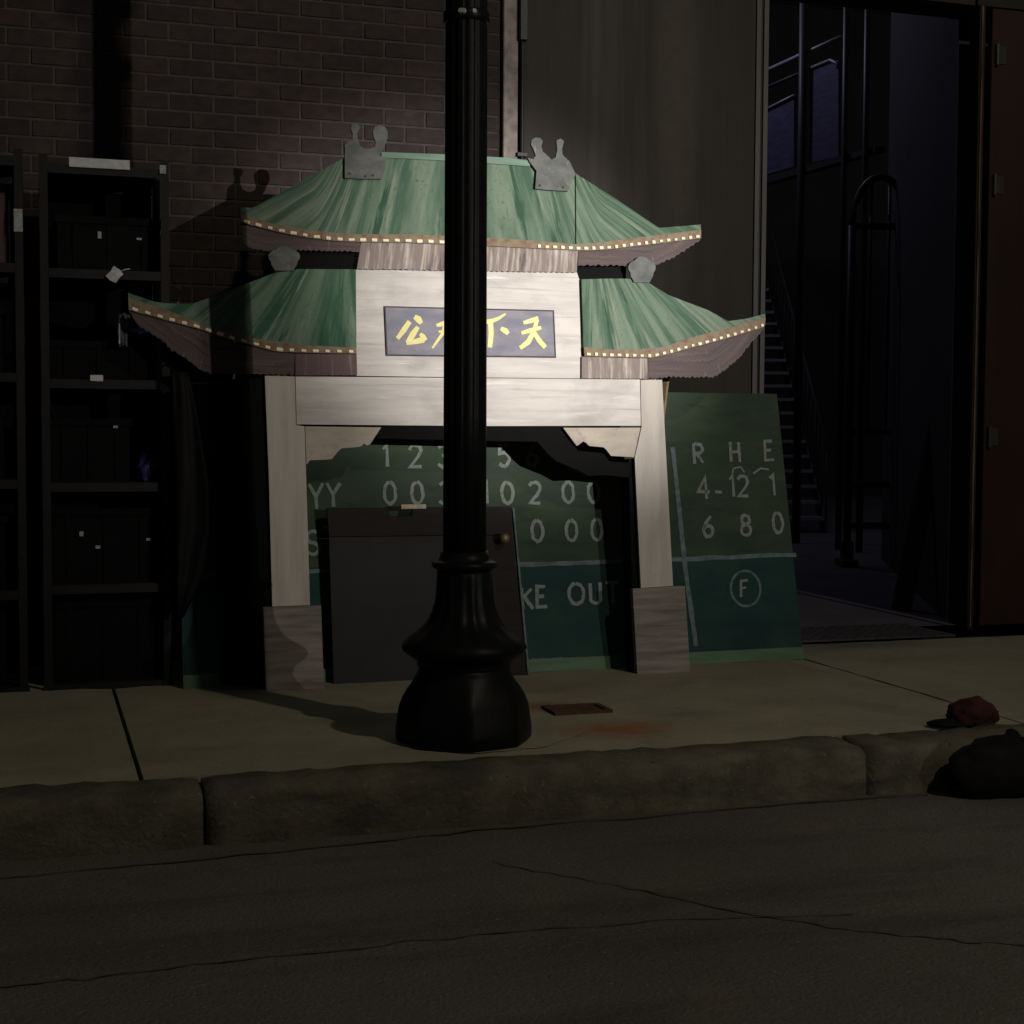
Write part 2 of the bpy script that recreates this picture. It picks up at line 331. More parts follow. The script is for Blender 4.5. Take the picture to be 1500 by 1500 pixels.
seam([(-40, 1448), (150, 1428), (420, 1398), (700, 1368), (1000, 1345), (1250, 1338)], .009, 2)
seam([(-40, 1288), (300, 1258), (700, 1216), (1250, 1170), (1360, 1163)], .014, 5)

pav = struct(mesh_obj('pavement', [(-40, KB - .02, -.06), (40, KB - .02, -.06), (40, WALL + .1, -.06), (-40, WALL + .1, -.06)], [(0, 1, 2, 3)], M['dirt']))
def paving_slab(x0, x1, y0, y1, z=0.0, sd=0):
    """concrete slab with rounded arrises and a faintly uneven top"""
    rnd = random.Random(sd); n = max(3, int((x1 - x0) / .12)); mm = max(3, int((y1 - y0) / .12)); v = []; f = []
    for j in range(mm + 1):
        for i in range(n + 1):
            e = (i in (0, n)) or (j in (0, mm))
            v.append((x0 + (x1 - x0) * i / n, y0 + (y1 - y0) * j / mm, z - (.006 if e else 0) + rnd.uniform(-.0015, .0015)))
    for j in range(mm):
        for i in range(n): a = j * (n + 1) + i; f.append((a, a + 1, a + n + 2, a + n + 1))
    b0 = len(v)
    ring = [i for i in range(n + 1)] + [j * (n + 1) + n for j in range(1, mm + 1)] + [mm * (n + 1) + i for i in range(n - 1, -1, -1)] + [j * (n + 1) for j in range(mm - 1, 0, -1)]
    for r in ring: v.append((v[r][0], v[r][1], -.055))
    for k in range(len(ring)): f.append((ring[k], ring[(k + 1) % len(ring)], b0 + (k + 1) % len(ring), b0 + k))
    return mesh_obj('slab', v, f, M['paving'], pav)
xs = [-9.9, -6.5, -3.09, .325, 3.735, 7.1, 10.5]
for k in range(len(xs) - 1):
    if k == 3:
        paving_slab(xs[k] + .008, xs[k + 1] - .008, KB + .012, WALL - .3, 0, k)
    else:
        paving_slab(xs[k] + .008, xs[k + 1] - .008, KB + .012, WALL - .3, 0, k)
box_obj('slab', (-9.9, 3.9, WALL - .29, WALL - .002, -.05, -.004), M['paving'], pav)
kerb = struct(mesh_obj('kerb', [(-40, KF + .05, -.35), (40, KF + .05, -.35), (40, KB, -.07), (-40, KB, -.07)], [(0, 1, 2, 3)], M['dirt']))
def kerb_stone(x0, x1, sd, x1b=None):
    rnd = random.Random(sd); n = max(4, int((x1 - x0) / .05))
    prof = [(KB, -.3), (KB, -.014), (KB - .012, .000), (KB - .10, -.004), (KF + .034, -.008), (KF + .014, -.018), (KF + .004, -.036), (KF, -.08), (KF - .002, -.13), (KF - .004, -.19), (KF - .006, -.3)]
    v = []; f = []; m = len(prof); wob = 0
    for i in range(n + 1):
        wob = wob * .6 + rnd.gauss(0, .0034); ends = .010 if i in (0, n) else 0
        for j, (y, z) in enumerate(prof):
            xx = x0 + (x1 - x0) * i / n
            if i == n and x1b is not None: xx = x1 + (x1b - x1) * min(1, max(0, -z / .19))
            k = rnd.gauss(0, .0030)
            v.append((xx, y + (ends if j > 3 else 0) + wob + (k if 3 < j else 0), z - ends * (1 if 0 < j < 6 else 0) + (k if 0 < j < 8 else 0)))
    for i in range(n):
        for j in range(m - 1): a = i * m + j; f.append((a, a + 1, a + m + 1, a + m))
    f.append(tuple(range(m))); f.append(tuple(n * m + j for j in range(m)))
    o = mesh_obj('kerb_stone', v, f, M['kerb'], kerb)
    bm = bmesh.new(); bm.from_mesh(o.data)
    for fc in bm.faces: fc.smooth = True
    bm.to_mesh(o.data); bm.free()
ka = onground(303, 1160).x; kb = onground(1253, 1085).x
kx = [ka - 7.5, ka - 5.0, ka - 2.4, ka, kb, kb + 2.25, kb + 4.8, kb + 7.3]
for k in range(len(kx) - 1): kerb_stone(kx[k] + .007, kx[k + 1] - .007, 20 + k)

# rust-stained mortar patch round the lamp foot, and the little rusty cover beside it
P0 = onground(679.5, 1083)
def patch(name, c, rx, ry, z, m, sd, parent, n=40, amp=.18):
    rnd = random.Random(sd); v = [(c.x, c.y, z + .006)]; f = []; ph = [rnd.uniform(0, 6.28) for _ in range(6)]
    for k in range(n):
        a = 2 * math.pi * k / n; s = 1 + amp * (math.sin(2 * a + ph[0]) * .5 + math.sin(3 * a + ph[1]) * .4 + math.sin(7 * a + ph[2]) * .25) + rnd.uniform(-.05, .05)
        v.append((c.x + rx * s * math.cos(a), c.y + ry * s * math.sin(a), z))
    for k in range(n): f.append((0, 1 + k, 1 + (k + 1) % n))
    o = mesh_obj(name, v, f, m, parent); struct(o) if parent is None else None
    return o
patch('mortar_patch', P0 + Vector((.10, .02, 0)), .33, .27, .0012, M['paving'], 4, pav)
cv = thing('utility_cover', 'small rusty iron cover sunk in the pavement right of the lamp post', 'cover', onground(845, 1041))
bm = bmesh.new(); box(bm, -.125, .125, -.085, -.062, .001, .013); box(bm, -.125, .125, .062, .085, .001, .013); box(bm, -.125, -.102, -.061, .061, .001, .013); box(bm, .102, .125, -.061, .061, .001, .013)
bm_obj('cover_frame', bm, M['rust'], cv); box_obj('lid', (-.098, .098, -.058, .058, .001, .007), M['rust'], cv, .002)

# ================================================================= LEFT BUILDING
XR = onwall(1121, 300, WALL).x     # right-hand corner of the left building
XP0, XP1 = onwall(735, 150, WALL).x, onwall(756, 150, WALL).x
bld = thing('brick_building', 'dark building with brick wall left and smooth brown wall right, behind the painted gateway', 'building', (0, WALL, 0))
H = 6.2
mw = box_obj('brick_wall', (-9.0, XP0 - .003, .0055, .30, -.05, H), M['mortar'], bld, 0)
variants = []
for k in range(5):
    rnd = random.Random(k); bm = bmesh.new(); box(bm, -.1015, .1015, 0, .03, -.0365, .0365, .003)
    for v_ in bm.verts: v_.co += Vector((rnd.uniform(-.0012, .0012), rnd.uniform(-.0015, .0015) if v_.co.y < .01 else 0, rnd.uniform(-.001, .001)))
    o = bm_obj('brick', bm, M['brick']); variants.append(o.data); bpy.data.objects.remove(o)
ROW, LEN = .0845, .2145
half = []
SV = []; SF = []; nb = 0
def stuff_brick(x0, x1, z, y=0):
    n = len(SV); SV.extend([(x, yy, zz) for yy in (y, y + .03) for x, zz in ((x0, z - .0365), (x1, z - .0365), (x1, z + .0365), (x0, z + .0365))])
    SF.extend([tuple(n + i for i in q) for q in ((0, 1, 2, 3), (0, 4, 5, 1), (1, 5, 6, 2), (2, 6, 7, 3), (3, 7, 4, 0))])
for r in range(int(H / ROW)):
    z = .04 + r * ROW; x = -9.0 + (r % 2) * LEN / 2
    while x < XP0:
        x0, x1 = x, min(x + .203, XP0 - .012)
        full = x1 - x0 > .2
        if x1 - x0 > .04:
            if full and 1.72 < z < 3.42 and -.25 < x0 and nb < 300:
                o = bpy.data.objects.new('brick', random.choice(variants)); COL.objects.link(o); o.parent = mw
                o.location = ((x0 + x1) / 2, random.uniform(-.0025, .0025), z); nb += 1
            else: stuff_brick(x0, x1, z, random.uniform(-.002, .002))
        x += LEN
o = mesh_obj('brick', SV, SF, M['brick'], mw); o['kind'] = 'stuff'
rw = box_obj('rendered_wall', (XP1 + .004, XR, -.008, .30, -.05, H), M['render'], bld, 0)
box_obj('pilaster', (XP0, XP1, -.03, .29, -.05, H), M['pilaster'], bld, .004)
for dx in (0, .045):
    box_obj('corner_trim', (XR - .075 + dx, XR - .045 + dx, -.018, -.0085, -.05, H), M['trim'], bld, .002)
box_obj('side_wall', (XR - .3, XR - .001, .31, 5.5, -.05, H), M['render'], bld, 0)
box_obj('roof', (-9.0, XR + .05, -.05, 5.6, H + .002, H + .15), M['render'], bld, 0)
cx = onwall(759, 150, WALL).x + .012
cp = thing('conduit', 'thin black conduit with junction box running up beside the pale pilaster', 'pipe', (cx, WALL - .03, 0))
tube_obj('pipe', [(0, 0, .3), (0, 0, 5.9)], .010, M['conduit'], cp)
jz = onwall(757, 38, WALL).z
box_obj('junction_box', (-.022, .022, -.03, .018, jz - .085, jz + .16), M['conduit'], cp, .004)
cz = onwall(757, 228, WALL).z
box_obj('clamp', (-.03, .03, -.016, .02, cz - .012, cz + .012), M['conduit'], cp, .003)
box_obj('clamp', (-.03, .03, -.016, .02, cz + 2.2, cz + 2.224), M['conduit'], cp, .003)

# ================================================================= PAINTED GATEWAY
GY, GS = 6.60, .065
gl = math.atan(GS); GX = 2.05; GYAW = R_(-0.5)
gate = thing('painted_gateway', 'cut-out painted gateway with green tiled roofs and white pillars leaning behind the lamp post', 'stage prop', (GX, GY, 0), (-gl, 0, GYAW))
def G(x, y):
    p = onplane(x, y, (-math.sin(GYAW), math.cos(GYAW), -GS), (GX, GY, 0)); return ((p.x - GX) * math.cos(GYAW) + (p.y - GY) * math.sin(GYAW), p.z / math.cos(gl))
def GL(pts): return [G(*p) for p in pts]
# body boards
slab('panel', GL([(520, 396), (843, 400), (850, 421), (851, 555), (700, 553.6), (521, 551.2)]), -.020, .018, M['white'], gate)
lin = slab('lintel', GL([(432, 552), (700, 554.5), (935, 556.5), (936.5, 624), (700, 624.5), (433.5, 622)]), -.020, .018, M['white'], gate)
slab('leg', GL([(387, 551), (431, 552), (432.5, 623), (445, 625), (447, 684), (453, 886), (398, 888), (393, 700)]), -.0205, .018, M['leg'], gate)
slab('leg', GL([(936, 557), (967.5, 557), (974, 680), (983.5, 858), (936.5, 861), (927.5, 671), (937.5, 626)]), -.0205, .018, M['leg'], gate)
slab('spandrel', GL([(446, 625), (557, 626.5), (541, 651), (536, 653), (532, 650), (528, 654), (520, 655.5), (499, 657), (493, 663), (485, 673), (466, 674), (453, 674.5), (448, 681)]), -.0195, .018, M['spandrel'], gate)
slab('spandrel', GL([(823, 627), (936, 627), (926.5, 670), (893, 668), (886, 659), (882, 655.5), (861, 653.5), (856, 648.5), (852, 647), (847, 651), (843, 653.5)]), -.0195, .018, M['spandrel'], gate)
b1 = slab('base_block', GL([(384, 889), (468, 886.5), (472, 1007), (388, 1010)]), -.042, .035, M['wood'], gate)
b2 = slab('base_block', GL([(922, 862), (998, 858), (1006, 983), (929, 987)]), -.042, .035, M['wood'], gate)
# frame battens behind, plus black boards standing in for shade
def batten(pts, y0=.0, th=.04): return slab('batten', GL(pts), y0, th, M['ply'], gate)
batten([(402, 420), (420, 420), (434, 1000), (414, 1001)]); batten([(940, 425), (957, 425), (975, 980), (957, 981)])
batten([(421, 575), (939, 578), (940, 598), (421, 596)]); batten([(440, 470), (930, 474), (930, 492), (440, 488)], .041, .03)
batten([(560, 300), (800, 306), (800, 322), (560, 316)]); batten([(600, 323), (616, 323), (620, 574), (604, 574)]); batten([(770, 328), (786, 328), (790, 574), (774, 574)])
slab('shade_board', GL([(921, 672), (938, 671), (947, 985), (929, 986)]), .0005, .105, M['blackplastic'], gate); batten([(446, 690), (437, 690), (448, 1000), (457, 1000)], .0005, .045)  # black slab deepens the shade inside the right leg
slab('shade_board', GL([(545, 606), (838, 607), (832, 634), (846, 660), (884, 664), (893, 676), (926, 678), (925, 700), (888, 696), (862, 697), (846, 688), (826, 680), (814, 675), (802, 664), (787, 647), (553, 642)]), .0005, .06, M['blackplastic'], gate)  # black slab cut to the shape of the shadow under the arch
for pts in ([(428, 362), (519, 364), (519, 402), (428, 402)], [(845, 380), (918, 382), (916, 418), (847, 418)]): slab('shade_board', GL(pts), -.0005, .012, M['blackplastic'], gate)  # black boards stand in for shade in the gaps under the eave
slab('shade_board', GL([(305, 556), (392, 554), (400, 890), (388, 1008), (322, 1003), (314, 760)]), .0007, .012, M['blackplastic'], gate)  # added black board in place of the shadow left of the leg
for sx in (-.95, .90):             # rear prop struts
    bm = bmesh.new(); tube(bm, [(sx, .05, 1.6), (sx, .62, -.02)], .018, 4); bm_obj('strut', bm, M['ply'], gate)
# brush strokes of each painted roof fan out from a point above its ridge
def fan(ax, ay, near=None):
    u0, v0_ = G(ax, ay)
    def fn(u, v):
        h = v0_ - v
        if near: k = min(1, max(0, (abs(u - u0) - .2) / .5)); h = h + near * (1 - k * k * (3 - 2 * k))
        return ((u - u0) / max(.08, h), v)
    return fn
FU, FL, FR = fan(672, 150, .62), fan(505, 290), fan(862, 325)
# upper roof
UT = [(349, 306), (369, 307), (430, 273), (500, 235), (556, 227), (640, 230), (735, 235), (790, 239), (838, 256)]
UB = [(350, 316), (400, 331), (450, 339), (490, 344), (530, 345.5), (600, 346), (700, 350), (780, 355), (838.5, 360)]
strip('roof', GL(UT), GL(UB), -.036, .014, M['roof'], gate, 90, fan=FU)
strip('roof_wing', GL([(840, 257), (900, 295), (961, 336), (1022, 331)]), GL([(840.5, 360), (880, 357), (940, 349), (1022, 339)]), -.036, .014, M['roof'], gate, 50, fan=FU)
strip('ridge', GL([(556, 226), (640, 229), (735, 234), (772, 238)]), GL([(556, 234), (640, 238), (735, 244), (772, 247)]), -.043, .006, M['ridge'], gate, 20)
BU = [(351, 325), (357, 327), (405, 339.5), (450, 348), (490, 352.5), (530, 354), (600, 355), (700, 359), (780, 363), (855, 366.5), (888, 364.5), (943, 358), (1022, 348.5)]
U2 = UB + [(880, 357), (940, 349), (1022, 339)]
def offs(pl, d): return [(x, y + d) for x, y in pl]
ub = strip('eave_band', GL(U2), GL(offs(BU, 3)), -.041, .012, M['band'], gate, 90)
strip('eave', GL([(352, 328), (405, 342), (450, 351), (490, 355), (526, 357)]), GL([(355, 359), (366, 366), (387, 370), (439, 369), (526, 371)]), -.030, .012, M['eave'], gate, 46, .006, 2)
strip('bracket_band', GL(offs([(527, 354), (600, 355), (700, 359), (780, 363), (843, 366)], 3)), GL([(521, 396), (600, 397), (700, 399), (780, 400), (842, 401)]), -.031, .010, M['fringe'], gate, 80, .004, 3)
strip('eave', GL(offs([(844, 366), (888, 364.5), (943, 358), (1022, 348.5)], 3)), GL([(844, 391), (914, 391), (951, 393), (980, 381), (998, 370), (1022, 354)]), -.030, .012, M['eave'], gate, 46, .008, 4)
# lower roofs
LT = [(187, 431), (223, 443), (241, 446), (279, 447), (300, 440), (363, 416), (400, 402), (436, 396), (519, 396.5)]
LB = [(187, 437), (225, 450), (244, 456), (273, 468), (302, 479), (370, 497), (443, 507), (519, 511)]
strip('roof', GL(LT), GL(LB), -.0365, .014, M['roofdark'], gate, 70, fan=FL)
LBd = [(188, 453), (206, 458), (223, 462), (241, 467.5), (258, 472), (277, 477), (295, 482), (335, 496), (378, 507), (396, 512), (409, 514), (460, 515.5), (520, 516.5)]
lb = strip('eave_band', GL(LB), GL(offs(LBd, 3)), -.041, .012, M['band'], gate, 60)
strip('eave', GL([(188, 457), (223, 466), (258, 476), (295, 486), (335, 500), (378, 511), (409, 517.5), (430, 518.5)]), GL([(189, 459), (202, 479), (239, 502), (250, 515), (270, 525), (292, 543), (308, 549), (340, 549), (385, 549), (430, 551)]), -.030, .012, M['eave'], gate, 60, .007, 5)
strip('fringe', GL([(431, 519), (475, 519.5), (520.5, 520)]), GL([(431, 551), (475, 551), (521, 551)]), -.031, .010, M['fringedark'], gate, 40, .003, 6)
RTP = [(848, 411), (880, 410), (915, 410), (944, 415), (975, 434), (1033, 456), (1062, 472), (1090, 468), (1116, 461)]
RB = [(851, 510), (888, 513.5), (930, 513), (966, 510), (1006, 496), (1062, 482), (1116, 467)]
strip('roof', GL(RTP), GL(RB), -.0365, .014, M['roof'], gate, 60, fan=FR)
RBd = [(852, 520), (915, 522), (950, 522.5), (973, 517.5), (1002, 509.5), (1031, 502), (1070, 491), (1109, 479.5), (1115, 475)]
rb = strip('eave_band', GL(RB), GL(offs(RBd, 3)), -.041, .012, M['band'], gate, 60)
strip('fringe', GL(offs([(849, 520), (915, 522), (945, 522.5)], 3.5)), GL([(849, 555), (900, 556), (945, 556)]), -.031, .010, M['fringe'], gate, 50, .004, 7)
strip('eave', GL(offs([(946, 522.5), (973, 517.5), (1002, 509.5), (1031, 502), (1070, 491), (1109, 479.5), (1115, 475)], 3.5)), GL([(946, 556), (979, 554), (1043, 554), (1060, 542), (1080, 525), (1095, 505), (1115, 482)]), -.030, .012, M['eave'], gate, 60, .008, 8)
# cream dots along the eaves
bmb = bmesh.new(); box(bmb, -.0135, .0135, -.005, .001, -.0072, .0072, .0035); bead0 = bm_obj('bead', bmb, M['bead']); bead_me = bead0.data; bpy.data.objects.remove(bead0)
def beads(pl, parent, sp, y, wsc):
    P = GL(pl); d = [math.hypot(b[0] - a[0], b[1] - a[1]) for a, b in zip(P, P[1:])]; L = sum(d); n = int(L / sp); pts, _ = resample(P, n * 4 + 1)
    rnd = random.Random(n)
    for k in range(n):
        a, b = pts[4 * k + 1], pts[4 * k + 3]; o = bpy.data.objects.new('bead', bead_me); COL.objects.link(o); o.parent = parent
        o.location = ((a[0] + b[0]) / 2, y, (a[1] + b[1]) / 2 + rnd.uniform(-.001, .001)); o.rotation_euler = (0, -math.atan2(b[1] - a[1], b[0] - a[0]) + rnd.uniform(-.12, .12), 0)
        o.scale = (wsc * rnd.uniform(.8, 1.12), 1, rnd.uniform(.8, 1.15) * (1 if wsc > .7 else .95))
beads(BU[:8], ub, .0500, -.0415, 1.0); beads(BU[8:], ub, .0385, -.0415, .72)
beads(LBd, lb, .0530, -.0415, 1.0); beads(RBd, rb, .0385, -.0415, .72)
# finials
fa = slab('finial', GL([(502, 218), (502, 264.5), (530, 266), (555, 266), (561, 248), (562, 235), (551, 232), (557, 224), (562, 213), (564.5, 204), (564, 196), (560, 190), (553, 187.5), (546, 190), (542.5, 197), (544, 205), (547, 212), (546, 219), (540, 222), (531, 222), (524, 218), (521, 209), (519.5, 200), (525, 191), (520, 186), (511.5, 185), (511, 194), (513.5, 200), (513, 209), (506, 212)]), -.052, .015, M['finial'], gate)
fb = slab('finial', GL([(768, 235), (771, 241), (781, 254), (779, 280), (800, 282), (827, 283.5), (832, 268), (838, 259), (829, 240), (819, 231), (818, 222), (821, 211), (816, 207), (810, 210), (811, 224), (809, 234), (803, 238), (796, 231), (790, 226), (788, 218), (790, 211), (786, 206), (779, 205.5), (774, 209), (773, 216), (777, 224), (780, 232), (776, 237)]), -.052, .015, M['finial'], gate)
for f_, pts in ((fa, ((509, 258), (543, 261), (532, 262))), (fb, ((786, 275), (820, 278)))):
    for p in pts:
        u, v_ = G(*p); bm = bmesh.new(); tube(bm, [(u, -.0565, v_), (u, -.0515, v_)], .005, 8); bm_obj('screw', bm, M['frame'], f_)
def blob_finial(cx_, cy_, r, neck, wide):
    pts = [(cx_ - neck, cy_ + r * 1.05)]
    for k in range(41):
        a = math.pi * (1.25 - 1.5 * k / 40); rr = r * (.90 + .15 * abs(math.sin(2.5 * (a + .32)))); pts.append((cx_ + wide * rr * math.cos(a), cy_ - rr * math.sin(a)))
    pts.append((cx_ + neck, cy_ + r * 1.05)); return slab('finial', GL(pts), -.047, .010, M['finial'], gate)
blob_finial(414, 381, 17, 13, 1.32); blob_finial(935, 397, 18, 11, 1.08)
# name plaque with brushed characters, read right to left
pq = slab('plaque', GL([(562, 450.5), (808, 456.5), (811, 524), (565, 521)]), -.026, .0055, M['plaque'], gate)
bm = bmesh.new(); ribbon(bm, GL([(562, 450.5), (808, 456.5), (811, 524), (565, 521)]), .006, -.0275, -.021, True); bm_obj('plaque_border', bm, M['frame'], pq)
def brush(strokes):
    bm = bmesh.new()
    for k, (pts, wd) in enumerate(strokes):
        ribbon(bm, GL(pts), [w_ / 320 for w_ in wd], -.0275 - .0004 * k, -.0255)
    bm_obj('painted_character', bm, M['yellow'], pq)
brush([([(598, 472), (590, 484), (580, 497)], [7, 8, 6]), ([(605, 465), (611, 469), (615, 475)], [7, 10, 6]), ([(610, 480), (603, 490), (595, 504)], [6, 9, 8]),
       ([(593, 504), (604, 502), (616, 499), (620, 500)], [5, 7, 9, 6]), ([(613, 490), (617, 494), (621, 500)], [5, 8, 7])])                                  # gong
brush([([(637, 478), (645, 476), (652, 472)], [4, 7, 5]), ([(651, 470), (646, 490), (631, 511)], [5, 5, 3]), ([(640, 487), (660, 485), (672, 485), (672, 500), (668, 512), (661, 509)], [3, 5, 6, 6, 6, 3]),
       ([(660, 493), (663, 499)], [5, 6]), ([(652, 497), (655, 503)], [5, 6])])                                                                              # wei
brush([([(697, 474), (716, 472), (727, 468), (738, 461)], [5, 7, 5, 3]), ([(716, 473), (717, 490), (715, 510)], [8, 8, 7]), ([(731, 482), (738, 486), (742, 490)], [6, 9, 6])])  # xia
brush([([(764, 474), (775, 471), (786, 468)], [5, 7, 8]), ([(761, 489), (775, 485), (790, 481)], [5, 7, 5]), ([(784, 470), (779, 487), (771, 502), (759, 511)], [6, 7, 8, 6]),
       ([(779, 487), (787, 500), (796, 510)], [6, 8, 7])])                                                                                                    # tian

# ================================================================= SCOREBOARD
BY, BS, BYAW = 6.715, .15, R_(1.0)
bl_ = math.atan(BS)
pbl, pbr = onground(270, 1012), onground(1177, 967)
BX0, BX1 = pbl.x, pbr.x
board = thing('scoreboard', 'long green hand-lettered baseball scoreboard leaning behind the painted gateway', 'scoreboard', (BX0, BY, 0), (-bl_, 0, BYAW))
def B(x, y):
    p = onplane(x, y, (-math.sin(BYAW), math.cos(BYAW), -BS), (BX0, BY, 0)); return ((p.x - BX0) * math.cos(BYAW) + (p.y - BY) * math.sin(BYAW), p.z / math.cos(bl_))
def BLs(pts): return [B(*p) for p in pts]
BW = B(1177, 967)[0]; BH = B(1138, 577)[1]; vl = B(1100, 817)[1]
UT1 = B(1138, 577)[0]; xe = lambda v: BW + (UT1 - BW) * v / BH      # the right edge slants
slab('upper_panel', [(0, vl + .0015), (xe(vl), vl + .0015), (UT1, BH), (0, BH)], 0, .012, M['board'], board)
slab('lower_panel', [(0, .062), (xe(.062), .062), (xe(vl), vl - .0015), (0, vl - .0015)], 0, .012, M['teal'], board)
slab('bottom_strip', [(0, 0), (BW, 0), (xe(.06), .0605), (0, .0605)], -.006, .018, M['trimgreen'], board)
box_obj('back_batten', (.05, UT1 - .05, .013, .05, BH - .12, BH - .03), M['ply'], board, .003)
for sx in (.3, BW - .35):
    bm = bmesh.new(); tube(bm, [(sx, .055, BH * .9), (sx, .55, .08)], .018, 4); bm_obj('prop', bm, M['ply'], board)
def bline(pts, wd, k=0):
    P, L = resample(BLs(pts), 40); rnd = random.Random(len(pts) + k)
    bm = bmesh.new(); ribbon(bm, [(a, b + rnd.gauss(0, .0012)) for a, b in P], [wd * rnd.uniform(.8, 1.1) for _ in P], -.0022 - .0006 * k, .0005)
    bm_obj('painted_line', bm, M['line'], board)
bline([(272, 843), (600, 832), (800, 826), (985, 820), (1166, 812)], .022)
bline([(985, 655), (994, 740), (1003, 830), (1019, 945)], .026, 1)
bline([(1010, 962), (1176, 953)], .008)
bline([(778, 966), (890, 962)], .008, 2)
def arc(cx_, cy_, rx, ry, a0, a1, n=12): return [(cx_ + rx * math.cos(R_(a0 + (a1 - a0) * k / n)), cy_ + ry * math.sin(R_(a0 + (a1 - a0) * k / n))) for k in range(n + 1)]
GLY = {'0': [arc(.3, .5, .25, .46, 95, 450, 20)], '1': [[(.12, .8), (.3, .97), (.31, .03)]], '2': [arc(.3, .72, .25, .25, 165, -10, 8) + [(.42, .45), (.06, .04), (.56, .05)]],
       '3': [arc(.28, .74, .22, .22, 150, -80, 8) + arc(.28, .28, .27, .25, 80, -150, 8)], '4': [[(.44, .02), (.42, .98), (.04, .34), (.62, .33)]],
       '5': [[(.52, .95), (.14, .94), (.1, .58)] + arc(.28, .32, .26, .29, 110, -140, 9)], '6': [[(.46, .96), (.22, .7), (.08, .38)] + arc(.3, .28, .23, .25, 170, 520, 14)],
       '8': [arc(.3, .74, .2, .21, -80, 260, 14), arc(.3, .27, .24, .25, 92, 440, 14)],
       'Y': [[(.04, .97), (.3, .5), (.3, .02)], [(.58, .98), (.31, .52)]], 'S': [arc(.3, .73, .24, .24, 40, 250, 8) + arc(.3, .26, .25, .24, 80, -150, 8)],
       'T': [[(.0, .96), (.62, .95)], [(.32, .93), (.31, .02)]], 'K': [[(.08, .98), (.09, .02)], [(.55, .96), (.11, .48)], [(.22, .57), (.58, .03)]],
       'E': [[(.5, .96), (.1, .95), (.08, .04), (.55, .05)], [(.11, .52), (.42, .52)]], 'F': [[(.52, .95), (.12, .94), (.09, .02)], [(.13, .52), (.42, .53)]],
       'O': [arc(.36, .5, .34, .44, 95, 450, 20)], 'U': [[(.04, .97), (.06, .35)] + arc(.31, .28, .25, .24, 170, 370, 8) + [(.57, .97)]],
       'R': [[(.1, .02), (.1, .96)], [(.12, .95)] + arc(.3, .72, .24, .22, 75, -80, 8) + [(.13, .49)], [(.25, .47), (.56, .03)]],
       'H': [[(.08, .98), (.09, .02)], [(.52, .97), (.53, .02)], [(.11, .5), (.5, .51)]], '-': [[(.05, .3), (.55, .28)]]}
def glyph(ch, x, y, hpx, wd=.0168, sx=1.0, name=None):
    u, v_ = B(x, y); h = hpx / 318; bm = bmesh.new(); rnd = random.Random(int(x * 7 + y))
    for k, st in enumerate(GLY[ch]):
        P = [(u + (px - .3) * h * sx + rnd.gauss(0, .0012), v_ + (py - .5) * h + rnd.gauss(0, .0012)) for px, py in st]
        ribbon(bm, P, [wd * rnd.uniform(.78, 1.15) for _ in P], -.0020 - .0005 * k, .0005)
    bm_obj(name or ('digit' if ch.isdigit() else 'letter'), bm, M['chalk'], board)
for ch, x, y in (('1', 567, 668), ('2', 608, 668), ('3', 649, 668), ('4', 692, 667), ('5', 738, 667), ('6', 779, 666), ('0', 571, 722), ('0', 611, 722), ('3', 652, 722), ('1', 713, 722), ('0', 743, 722), ('2', 783, 722), ('0', 832, 721), ('0', 869, 721),
                 ('0', 787, 778), ('0', 837, 777), ('0', 874, 776), ('4', 1030, 715), ('1', 1074, 712), ('2', 1088, 712), ('1', 1133, 711), ('6', 1037, 771), ('8', 1092, 769), ('0', 1139, 766)):
    glyph(ch, x, y, 35)
for ch, x, y, h in (('Y', 463, 727, 38), ('Y', 488, 725, 36), ('S', 458, 795, 36), ('T', 484, 789, 36), ('K', 771, 877, 34), ('E', 793, 874, 34), ('U', 872, 869, 34), ('T', 897, 868, 34), ('R', 1022, 664, 34), ('H', 1076, 662, 34), ('E', 1126, 660, 34), ('-', 1052, 716, 26)):
    glyph(ch, x, y, h)
glyph('O', 842, 870, 36)
glyph('F', 1090, 862, 29, .013)
u0, v0 = B(1092, 862); bm = bmesh.new(); ribbon(bm, [(u0 + .083 * math.cos(k * .2618), v0 + .089 * math.sin(k * .2618)) for k in range(24)], .012, -.002, .0005, True); bm_obj('painted_ring', bm, M['line'], board)
u0, v0 = B(1110, 690); bm = bmesh.new(); ribbon(bm, BLs([(1072, 697), (1074, 686), (1085, 684), (1090, 692)]), .008, -.0021, .0005); ribbon(bm, BLs([(1103, 694), (1114, 686), (1126, 688)]), .009, -.0026, .0005); bm_obj('paint_smear', bm, M['chalk'], board)

# ================================================================= CHARCOAL CABINET DOOR IN THE ARCH
PY, PS = 6.662, .115
pa = math.atan(PS); px0 = onground(487, 1003)
panel = thing('cabinet_door', 'dark grey cabinet door leaning on the scoreboard inside the gateway arch', 'door', (px0.x, PY, 0), (-pa, 0, 0))
def PP(x, y):
    p = onplane(x, y, (0, 1, -PS), (0, PY, 0)); return (p.x - px0.x, p.z / math.cos(pa))
def PL(pts): return [PP(*p) for p in pts]
slab('panel', PL([(482, 787), (654, 785), (656, 994), (489, 1003)]), 0, .022, M['panel'], panel)
slab('panel', PL([(655.5, 785), (751, 784), (772, 988), (657.5, 994)]), -.001, .022, M['panelrail'], panel)
slab('top_rail', PL([(479, 744), (566, 743.5), (572, 757), (602, 756), (606, 743), (749, 742), (751, 783), (482, 786)]), -.003, .025, M['panelrail'], panel)
slab('edge_strip', PL([(750.5, 744), (753, 744), (776, 988), (773, 988)]), -.004, .026, M['line'], panel)
box_obj('latch', (PP(568, 0)[0], PP(604, 0)[0], -.012, .02, PP(0, 752)[1], PP(0, 744.5)[1]), M['cream'], panel, .002)
